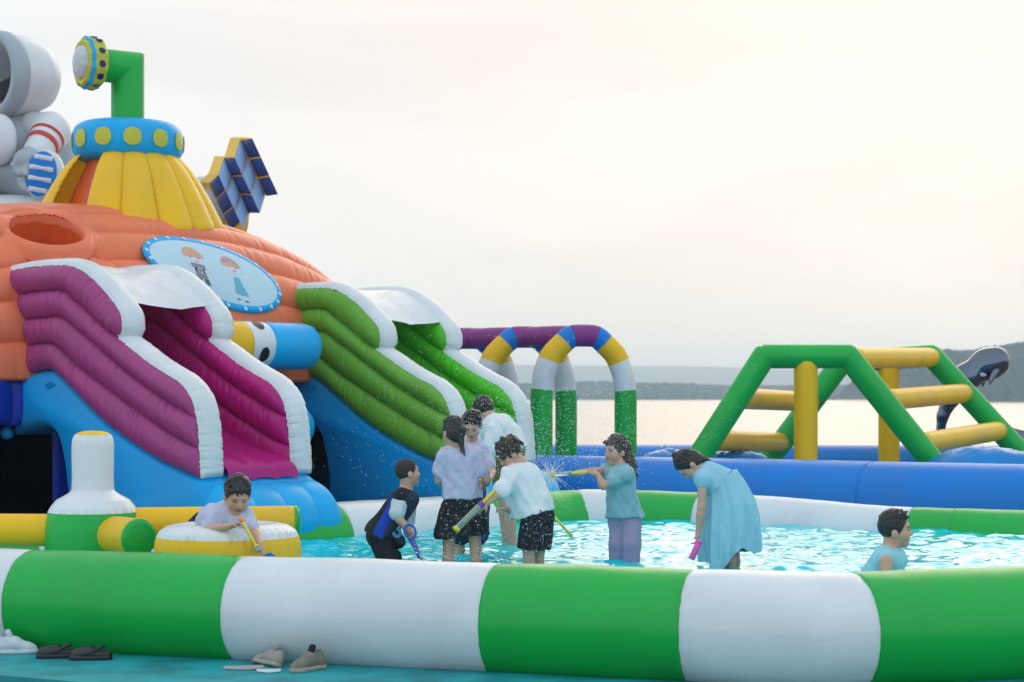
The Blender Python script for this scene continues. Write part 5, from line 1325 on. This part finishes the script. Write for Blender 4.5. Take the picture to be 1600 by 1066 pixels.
# --- boy behind her, head bowed towards the camera
K = Kid(15.95, 'boy with cropped wet hair and bowed head half hidden behind the ponytailed girl', hs=1.0, bs=1.0)
K.head(738, 664, (-0.12, -0.78, -0.62), (0, -0.5, 1))
K.j = dict(neck=K.q(737, 692, 0.10), ls=K.q(757, 706, 0.08), rs=K.q(718, 706, 0.08), pelvis=K.q(734, 784, 0.18), lh=K.q(748, 792, 0.18), rh=K.q(721, 792, 0.18))
K.build((K.j['pelvis'][0], 16.1, 0), 'short', M['hair'], [shirt(C_['lav2'], K.q(734, 776, 0.18), (0, 0, -1), 0.6), shorts(C_['navy'], 0.9)],
        [(K.j['ls'], K.q(768, 738, -0.02), K.q(763, 749, -0.25), (-0.6, -0.5, 0.1), (-0.3, 0, -0.9), 1), (K.j['rs'], K.q(708, 742, 0.0), K.q(722, 764, -0.16), (0.6, -0.5, 0), (0, 0, -1), -1)],
        [(K.j['lh'], K.q(745, 838, 0.1), gnd(K.q(742, 870, 0.15), 0.07)), (K.j['rh'], K.q(718, 838, 0.1), gnd(K.q(716, 870, 0.15), 0.07))])

# --- person in white stooping at the foot of the green slide
K = Kid(17.3, 'person in a white shirt stooping with a rounded back at the green slide', hs=1.03, bs=1.2)
K.head(757, 641, (-0.45, 0.72, -0.45), (-0.35, 0.3, 1))
K.j = dict(neck=K.q(766, 658, -0.02), ls=K.q(764, 668, 0.18), rs=K.q(776, 668, -0.14), pelvis=K.q(797, 694, 0.05), lh=K.q(794, 704, 0.14), rh=K.q(801, 704, -0.06))
K.build((K.j['pelvis'][0], 17.3, 0), 'short', M['hair'], [shirt(C_['white'], K.q(800, 709, 0), (0.5, 0, -0.85), 0.75, 0.030, 0.068, 0.008, 9, extra=lambda s: [(s.q(783, 668, 0.0), s.q(797, 680, 0.0), 0.13, 0.12, 0.06)]), shorts(C_['olive'], 0.9, 0.02, 0.02)],
        [(K.j['rs'], K.q(766, 710, -0.20), K.q(752, 735, -0.15), (-0.6, 0.2, -0.7), (-0.5, 0.5, 0), 1), (K.j['ls'], K.q(752, 705, 0.22), K.q(742, 728, 0.18), (-0.6, 0.2, -0.7), (-0.5, 0, 0.5), -1)],
        [(K.j['lh'], K.q(786, 760, 0.1), gnd(K.q(796, 800, 0.14), 0.10)), (K.j['rh'], K.q(792, 760, -0.1), gnd(K.q(804, 800, -0.04), 0.10))])

# --- child in wet white T-shirt leaning left with a yellow pump
K = Kid(15.1, 'child in wet white T-shirt and black patterned shorts leaning over a yellow water pump', hs=1.0, bs=1.0)
K.head(797, 710, (-0.80, -0.15, -0.58), (-0.45, 0, 0.9))
K.j = dict(neck=K.q(816, 726, 0.0), ls=K.q(815, 738, 0.14), rs=K.q(797, 745, -0.13), pelvis=K.q(840, 796, 0.0), lh=K.q(848, 806, 0.07), rh=K.q(834, 806, -0.07))
rsh = K.j['rs']
K.build((K.j['pelvis'][0], 15.1, 0), 'curly', M['hair_brown'], [shirt(C_['white'], K.q(842, 801, 0), (0.25, 0, -1), 0.85, 0.024, 0.064, 0.007, 13, extra=lambda s: [(s.q(806, 760, 0.0), s.q(812, 800, 0.0), 0.09, 0.075, 0.06), (s.q(812, 790, 0), s.q(810, 815, -0.02), 0.07, 0.05, 0.05), (s.q(826, 745, 0), s.q(842, 780, 0), 0.10, 0.10, 0.06)]),
         shorts(C_['blackpat'], 0.88, 0.022, 0.024, hemcut=(K.q(840, 858, 0), (-0.1, 0, -1)), fold=0.009)],
        [(rsh, K.q(783, 770, -0.22), K.q(762, 786, -0.26), (-0.75, -0.1, -0.5), (-0.2, 0.6, -0.6), 1), (K.j['ls'], K.q(800, 785, 0.10), K.q(796, 798, -0.02), (-0.7, -0.2, 0.2), (0, 0, -1), -1)],
        [(K.j['lh'], K.q(842, 860, 0.06), gnd(K.q(838, 885, 0.12), 0.07)), (K.j['rh'], K.q(826, 860, -0.08), gnd(K.q(830, 885, -0.04), 0.07))])

# --- girl in mint T-shirt squirting to the left
K = Kid(15.5, 'laughing girl in mint T-shirt and lavender trousers squirting water to the left', hs=1.0, bs=0.92)
K.head(962, 704, (-0.80, -0.58, -0.10), (0.10, 0, 1))
K.j = dict(neck=K.q(970, 727, 0.0), ls=K.q(981, 740, -0.02), rs=K.q(957, 739, 0.02), pelvis=K.q(976, 803, 0.02), lh=K.q(986, 812, -0.01), rh=K.q(966, 812, 0.05))
K.j['ls'] = K.q(976, 740, -0.13); K.j['rs'] = K.q(964, 738, 0.14)
tail = [(K.h(-0.03, -0.075, 0.02), K.q(981, 716, 0.03), 0.055, 0.045), (K.q(981, 716, 0.03), K.q(987, 728, 0.03), 0.045, 0.035), (K.q(987, 728, 0.03), K.q(992, 742, 0.02), 0.035, 0.010), (K.h(0.06, -0.05, 0.0), K.q(978, 724, 0.06), 0.035, 0.025), (K.q(980, 720, -0.02), K.q(988, 738, -0.04), 0.03, 0.008)]
K.build((K.j['pelvis'][0], 15.5, 0), 'long', M['hair_brown'], [shirt(C_['mint'], K.q(974, 808, 0), (0.05, 0, -1), 0.55, 0.024, 0.064, 0.008, 17, extra=lambda s: [(s.q(966, 760, 0), s.q(972, 800, 0), 0.095, 0.105, 0.06)]),
         shorts(C_['pants'], 1.75, 0.016, 0.008, fold=0.010, name='trousers', waist=(K.q(974, 796, 0), (0, 0, 1)))],
        [(K.j['rs'], K.q(938, 737, 0.06), K.q(914, 737, -0.06), (-1, -0.1, 0.0), (0, 0.3, -1), 1), (K.j['ls'], K.q(943, 760, -0.16), K.q(934, 742, -0.12), (-0.6, 0.1, 0.35), (0.2, 0.8, -0.3), -1)],
        [(K.j['lh'], K.q(987, 850, -0.06), gnd(K.q(986, 880, -0.03), 0.07)), (K.j['rh'], K.q(966, 850, 0.03), gnd(K.q(966, 880, 0.06), 0.07))], extra=tail)

# --- girl in aqua dress bending down
K = Kid(14.9, 'girl in a loose aqua dress bending down over the water with a pink toy', hs=1.0, bs=0.95)
K.head(1076, 727, (-0.42, -0.05, -0.95), (-0.9, 0, 0.40))
K.j = dict(neck=K.q(1097, 733, 0.0), ls=K.q(1104, 741, 0.13), rs=K.q(1098, 748, -0.13), pelvis=K.q(1150, 778, 0.0), lh=K.q(1154, 788, 0.08), rh=K.q(1148, 788, -0.08))
bun = [(K.h(0, -0.02, 0.11), K.h(0, -0.03, 0.125), 0.035, 0.03), (K.h(0, -0.08, 0.0), K.q(1098, 718, 0.0), 0.05, 0.03), (K.q(1098, 718, 0.0), K.q(1111, 719, 0.0), 0.022, 0.006)]
def dress(s, root, tor, arms, legs):
    pr_ = [rc(p[1], p[2], p[3] + 0.017, p[4] + 0.017, p[5]) for p in tor[1:]] + [rc(s.q(1106, 734), s.q(1140, 750), 0.070, 0.080, 0.05)]
    for (sh, e_, w_) in arms: pr_.append(rc(sh, sh + (e_ - sh) * 0.14, 0.058, 0.052, 0.03))
    pr_.append(cut(s.q(1130, 750, 0), nrm(s.q(1150, 775) - s.q(1110, 740))))
    sdf('bodice', pr_, 0.0075, [C_['dress']], root, disp=lambda X: 0.004 * noise3(X, 7, 3, 3))
    # gathered skirt lofted from waist to hem
    cx = [(1103, 760, 1151, 733), (1100, 778, 1166, 757), (1097, 800, 1180, 785), (1095, 825, 1187, 815), (1095, 850, 1187, 842), (1096, 878, 1184, 862)]
    n_, m_ = 80, 200; rows = []
    keys = np.array(cx, float); tk = np.linspace(0, 1, len(keys))
    depth = np.array([0.135, 0.16, 0.20, 0.22, 0.23, 0.235])
    th = np.linspace(0, 2 * np.pi, m_, endpoint=False)
    rr = np.random.default_rng(31); ph = rr.uniform(0, 7, 4)
    pl = 0.5 * np.sin(th * 13 + ph[0] + 0.8 * np.sin(th * 3)) + 0.35 * np.sin(th * 21 + ph[1]) + 0.4 * np.sin(th * 7 + ph[2])
    for i in range(n_):
        f = i / (n_ - 1); kx = [np.interp(f, tk, keys[:, c]) for c in range(4)]; dp = np.interp(f, tk, depth)
        a, b = s.q(kx[0], kx[1]), s.q(kx[2], kx[3]); c = (a + b) / 2; hx = (b - a) / 2
        amp = 1 + pl * (0.02 + 0.085 * f) + 0.03 * np.sin(th * 17 + 6 * f) * f + 0.025 * np.sin(th * 9 - 9 * f)*f
        row = c + (np.cos(th) * amp)[:, None] * hx + (np.sin(th) * amp * dp)[:, None] * np.array([0, 1.0, 0])
        row[:, 2] += f * 0.05 * np.sin(th * 2.5 + 1.0) + 0.03 * f * np.sin(th * 5 + 2)
        rows.append(row)
    c0 = rows[0].mean(0); rows = [c0 + (rows[0] - c0) * q_ for q_ in (0.3, 0.75, 0.95)] + rows
    fix_normals(grid('skirt', np.array(rows), C_['dress'], root, cv=True))
tie = lambda s, root, *a: sdf('hair_tie', [rc(s.h(-0.02, -0.035, 0.10), s.h(0.02, -0.03, 0.10), 0.020, 0.020, 0.01)], 0.006, [plain('lilac_hair_tie', (0.35, 0.22, 0.50))], root)
K.build((K.j['pelvis'][0], 14.9, 0), 'tail', M['hair'], [dress, tie],
        [(K.j['rs'], K.q(1096, 793, -0.16), K.q(1091, 832, -0.14), (-0.2, 0, -1), (-0.9, 0.1, 0.2), 1), (K.j['ls'], K.q(1108, 790, 0.16), K.q(1104, 830, 0.14), (-0.2, 0, -1), (-0.9, -0.1, 0.2), -1)],
        [(K.j['lh'], K.q(1146, 845, 0.05), gnd(K.q(1150, 890, 0.1), 0.07)), (K.j['rh'], K.q(1140, 845, -0.10), gnd(K.q(1143, 890, -0.06), 0.07))], extra=bun)

# --- boy sitting low in the water at the right
K = Kid(12.55, 'boy in sleeveless pale teal top crouching low in the water at the right', hs=1.06, bs=1.05)
K.head(1399, 828, (1.0, -0.10, 0.02), (-0.05, 0, 1))
K.j = dict(neck=K.q(1391, 858, 0.0), ls=K.q(1397, 874, 0.15), rs=K.q(1382, 876, -0.14), pelvis=K.q(1345, 935, 0.0), lh=K.q(1350, 945, 0.08), rh=K.q(1346, 945, -0.08))
K.build((K.j['pelvis'][0], 12.55, 0), 'short', M['hair'], [shirt(C_['mint2'], None, sleeve=0.0, ease=0.020, fold=0.005, seed=23, name='sleeveless_top', extra=lambda s: [(s.q(1396, 874, 0.0), s.q(1378, 920, 0.0), 0.070, 0.085, 0.05)])],
        [(K.j['rs'] + np.array([0.0, -0.055, 0]), K.q(1384, 918, -0.25), K.q(1415, 932, -0.2), (1, 0, 0), (0, 0, -1), 1), (K.j['ls'], K.q(1410, 918, 0.22), K.q(1435, 932, 0.2), (1, 0, 0), (0, 0, -1), -1)],
        [(K.j['lh'], gnd(K.q(1425, 935, 0.12), 0.30), gnd(K.q(1385, 960, 0.10), 0.07)), (K.j['rh'], gnd(K.q(1420, 935, -0.12), 0.30), gnd(K.q(1380, 960, -0.10), 0.07))])

# --- girl lying over the ring float
K = Kid(13.15, 'girl in lilac T-shirt lying over the yellow ring float with a yellow squirter', hs=1.10, bs=1.0)
K.head(371, 774, (0.28, -0.82, -0.50), (0.12, -0.35, 1))
K.j = dict(neck=K.q(358, 800, 0.10), ls=K.q(381, 808, 0.05), rs=K.q(336, 806, 0.12), pelvis=K.q(333, 814, 0.55), lh=K.q(348, 818, 0.56), rh=K.q(322, 815, 0.58))
K.build((K.j['pelvis'][0], 13.5, WATER), 'fringe', M['hair'], [shirt(C_['lav2'], K.q(333, 812, 0.5), (0, 1, 0), 0.72, 0.020, 0.060, 0.006, 27), shorts(C_['black'], 0.8, 0.014, 0.010)],
        [(K.j['rs'], K.q(326, 829, -0.05), K.q(360, 822, -0.18), (0.9, -0.2, 0.25), (0.2, -0.3, -0.9), -1), (K.j['ls'], K.q(396, 829, -0.05), K.q(407, 850, -0.22), (0.25, -0.2, -0.9), (-0.9, 0.1, -0.2), 1)],
        [(K.j['lh'], K.q(330, 826, 0.95), gnd(K.q(325, 830, 1.2), 0.42)), (K.j['rh'], K.q(305, 824, 0.95), gnd(K.q(300, 830, 1.2), 0.42))], extra=[(K.h(0, -0.09, 0.05), K.h(0, -0.12, 0.03), 0.03, 0.025)], foot=False)

# ------------------------------------------------------------------ water toys
M['toy_yellow'] = plain('yellow_plastic', (0.72, 0.58, 0.03), rough=0.3); M['toy_clear'] = plain('clear_plastic', (0.55, 0.62, 0.66), rough=0.12, trans=0.7)
M['toy_blue'] = plain('blue_plastic', (0.02, 0.07, 0.50), rough=0.3); M['toy_pink'] = plain('pink_plastic', (0.80, 0.10, 0.42), rough=0.3); M['toy_orange'] = plain('orange_plastic', (0.85, 0.22, 0.02), rough=0.3); M['toy_purple'] = plain('purple_plastic', (0.18, 0.06, 0.35), rough=0.3)
M['foam'] = plain('yellow_foam', (0.62, 0.52, 0.10), rough=0.7)
def pump(a, b, parts, name, label):
    """straight pump or squirter from a to b; parts: (name, from, to, radius, material)"""
    a, b = np.array(a), np.array(b); root = thing(name, tuple(a), label, 'water gun'); L = np.linalg.norm(b - a); d = (b - a) / L
    for (nm_, f0, f1, r_, m_) in parts:
        lathe(nm_, [(0.001, f0 * L), (r_ * 0.9, f0 * L + 0.001), (r_, f0 * L + r_ * 0.25), (r_, f1 * L - r_ * 0.25), (r_ * 0.9, f1 * L - 0.001), (0.001, f1 * L)], a, M[m_], root, seg=20, axis=d)
    return root
q15 = lambda u, v, Y: np.array(P(u, v, Y))
pump(q15(776, 764, 14.86), q15(711, 829, 14.72), [('plunger', 0.0, 0.55, 0.014, 'toy_yellow'), ('barrel', 0.42, 0.95, 0.026, 'toy_clear'), ('inner_rod', 0.5, 0.80, 0.019, 'toy_yellow'), ('nozzle', 0.93, 1.0, 0.029, 'toy_yellow'), ('grip', 0.33, 0.43, 0.024, 'toy_purple')], 'water_pump', 'long yellow and clear water pump held by the child in white')
pump(q15(932, 737, 15.42), q15(861, 742, 15.38), [('plunger', 0.0, 0.62, 0.014, 'toy_yellow'), ('barrel', 0.55, 0.93, 0.017, 'toy_clear'), ('nozzle', 0.91, 1.0, 0.022, 'toy_yellow')], 'water_squirter', 'yellow squirter spraying water in the hands of the mint T-shirt girl')
pump(q15(1093, 846, 14.72), q15(1080, 874, 14.70), [('barrel', 0.0, 1.0, 0.025, 'toy_pink'), ('cap', -0.05, 0.12, 0.029, 'toy_pink')], 'water_squirter', 'pink squirter held down by the girl in the aqua dress')
pump(q15(377, 813, 12.95), q15(405, 862, 12.88), [('rod', 0.0, 0.86, 0.011, 'toy_yellow'), ('handle', -0.06, 0.06, 0.017, 'toy_orange'), ('barrel', 0.84, 1.0, 0.022, 'toy_clear'), ('collar', 0.80, 0.87, 0.020, 'toy_yellow')], 'water_squirter', 'thin yellow squirter with orange end held by the girl on the ring')
pump(q15(864, 806, 16.0), q15(894, 838, 15.9), [('rod', 0.0, 1.0, 0.011, 'toy_yellow')], 'water_squirter', 'bare yellow rod slanting into the water beside the black patterned shorts')
# shadowed float of foam lying by the rod
bl = pump(q15(759, 745, 15.5), q15(752, 842, 15.55), [('plunger', 0.02, 0.5, 0.013, 'toy_blue'), ('barrel', 0.5, 0.98, 0.026, 'toy_clear'), ('nozzle', 0.93, 1.0, 0.028, 'toy_blue'), ('handle', -0.03, 0.04, 0.024, 'toy_purple')], 'water_pump', 'blue and purple pump held upright between the ponytailed girl and child in white')
# blue D-handled pump of the crouching boy
a, b = q15(641, 832, 14.98), q15(655, 872, 14.95); bp_ = pump(a, b, [('shaft', 0.25, 1.0, 0.014, 'toy_blue'), ('collar', 0.72, 0.80, 0.022, 'toy_blue')], 'water_pump', 'blue pump with a loop handle held by the boy in the basketball vest')
d = nrm(b - a); s_ = nrm(np.cross(d, (0, 1, 0))); hp0 = a + d * 0.05
ts = np.linspace(0, 2 * np.pi, 30, endpoint=True)
lp = np.array([hp0 - d * 0.055 + s_ * 0.042 * math.sin(x) + d * 0.055 * math.cos(x) for x in ts[:-1]])
T = np.roll(lp, -1, 0) - np.roll(lp, 1, 0); T /= np.linalg.norm(T, axis=1)[:, None]; Nn = np.cross(T, (0, 1, 0)); th = np.linspace(0, 2 * np.pi, 10, endpoint=False)
A = lp[:, None, :] + 0.0095 * (np.cos(th)[None, :, None] * Nn[:, None, :] + np.sin(th)[None, :, None] * np.array([0, 1.0, 0]))
fix_normals(grid('loop_handle', A, M['toy_blue'], bp_, cu=True, cv=True))

# ------------------------------------------------------------------ flying water
mdrop, N, L, b = new_mat('water_drop'); b.inputs['Base Color'].default_value = (0.92, 0.95, 0.97, 1); b.inputs['Roughness'].default_value = 0.1; b.inputs['IOR'].default_value = 1.33
def drops(name, pts, rr, label):
    o_ = np.array([(1, 0, 0), (-1, 0, 0), (0, 1, 0), (0, -1, 0), (0, 0, 1), (0, 0, -1)], float)
    f_ = np.array([(0, 2, 4), (2, 1, 4), (1, 3, 4), (3, 0, 4), (2, 0, 5), (1, 2, 5), (3, 1, 5), (0, 3, 5)])
    V = (pts[:, None, :] + rr[:, None, None] * o_[None]).reshape(-1, 3); F = (np.arange(len(pts))[:, None, None] * 6 + f_[None]).reshape(-1, 3)
    return tag(link(name, V, F, mdrop), kind='stuff', label=label, cat='water')
rd = np.random.default_rng(77); pts = []; rs_ = []
for (u, v, Y, su, sv, sy, n_, r0, r1) in [(790, 690, 15.3, 34, 32, 0.35, 950, 0.0018, 0.0042), (735, 665, 15.5, 32, 26, 0.35, 220, 0.0018, 0.004), (862, 735, 15.3, 26, 26, 0.15, 420, 0.0018, 0.004), (870, 660, 15.8, 75, 55, 0.5, 1100, 0.0018, 0.004),
                                         (965, 705, 15.3, 24, 24, 0.2, 320, 0.0015, 0.0036), (960, 640, 16.0, 60, 50, 0.5, 450, 0.0018, 0.0038), (740, 800, 14.95, 45, 40, 0.2, 190, 0.002, 0.0048), (835, 835, 14.9, 30, 30, 0.15, 110, 0.002, 0.005), (700, 560, 16.5, 70, 70, 0.5, 330, 0.0018, 0.0036),
                                         (1120, 640, 16.5, 60, 60, 0.6, 240, 0.0016, 0.0034), (655, 862, 14.95, 12, 8, 0.1, 90, 0.002, 0.0055), (722, 868, 15.0, 25, 8, 0.1, 130, 0.002, 0.0055), (600, 700, 16.5, 60, 60, 0.5, 160, 0.0016, 0.0034)]:
    for _ in range(n_):
        p_ = P(rd.normal(u, su), rd.normal(v, sv), Y + rd.normal(0, sy))
        if p_.z > WATER + 0.01: pts.append(p_); rs_.append(rd.uniform(r0, r1))
drops('water_spray', np.array([list(p_) for p_ in pts]), np.array(rs_), 'fine water drops flying about over the splashing children')
# fan of thin jets from the mint girl's squirter
nz_ = q15(861, 742, 15.38); V = []; F = []
for q in range(90):
    a = rd.uniform(0, 2 * np.pi); dr = nrm((math.cos(a) * 0.9 - 0.35, rd.normal(0, 0.35), math.sin(a))); ln = rd.uniform(0.06, 0.20)
    s0 = len(V); w_ = rd.uniform(0.0014, 0.0026); sd_ = nrm(np.cross(dr, (0.1, 1, 0.2))); s2 = np.cross(dr, sd_)
    for f in np.linspace(0.02, 1, 5):
        c = nz_ + dr * ln * f + np.array([0, 0, -0.10 * (f * ln) ** 2 * 8]); ww = w_ * (1.1 - 0.9 * f)
        for k_ in range(3): V.append(c + ww * (math.cos(k_ * 2.094) * sd_ + math.sin(k_ * 2.094) * s2))
    for i in range(4):
        for k_ in range(3): F.append([s0 + i * 3 + k_, s0 + i * 3 + (k_ + 1) % 3, s0 + (i + 1) * 3 + (k_ + 1) % 3, s0 + (i + 1) * 3 + k_])
tag(link('water_jets', np.array(V), F, mdrop), kind='stuff', label='fan of thin water jets bursting from the yellow squirter', cat='water')

# ------------------------------------------------------------------ haze over the lake
hzm, N, L, b = new_mat('haze_air'); N.remove(b); pv_ = N.new('ShaderNodeVolumePrincipled')
pv_.inputs['Color'].default_value = (0.76, 0.91, 1.0, 1); pv_.inputs['Density'].default_value = 0.00040; pv_.inputs['Anisotropy'].default_value = 0.55
L.new(pv_.outputs[0], N['Material Output'].inputs['Volume'])
x0, x1, y0, y1, z0, z1 = -5100, 5100, -80, 5100, -4.0, 78.0
vb = [(x, y, z) for x in (x0, x1) for y in (y0, y1) for z in (z0, z1)]
fb = [[0, 1, 3, 2], [4, 6, 7, 5], [0, 4, 5, 1], [2, 3, 7, 6], [0, 2, 6, 4], [1, 5, 7, 3]]
tag(link('haze', vb, fb, hzm, smooth=False), kind='stuff', label='thin pale evening haze over the lake and hills', cat='haze')

# alike things share a group
for names, g in ((('person',), 'children playing in the pool'), (('inflatable_slide',), 'inflatable slides of the castle'), (('inflatable_arch',), 'arches in the blue pool'), (('inflatable_whale',), 'whale inflatables'),
                 (('sneaker',), 'sneakers left on the mat'), (('clog',), 'pair of black clogs'), (('insole',), 'loose insoles'), (('water_squirter',), 'squirters'), (('water_pump',), 'long water pumps'), (('inflatable_mat',), 'slack mats in the blue pool'), (('inflatable_pool',), 'inflatable pools')):
    for o in C.objects:
        if o.parent is None and o.name.split('.')[0] in names: o['group'] = g
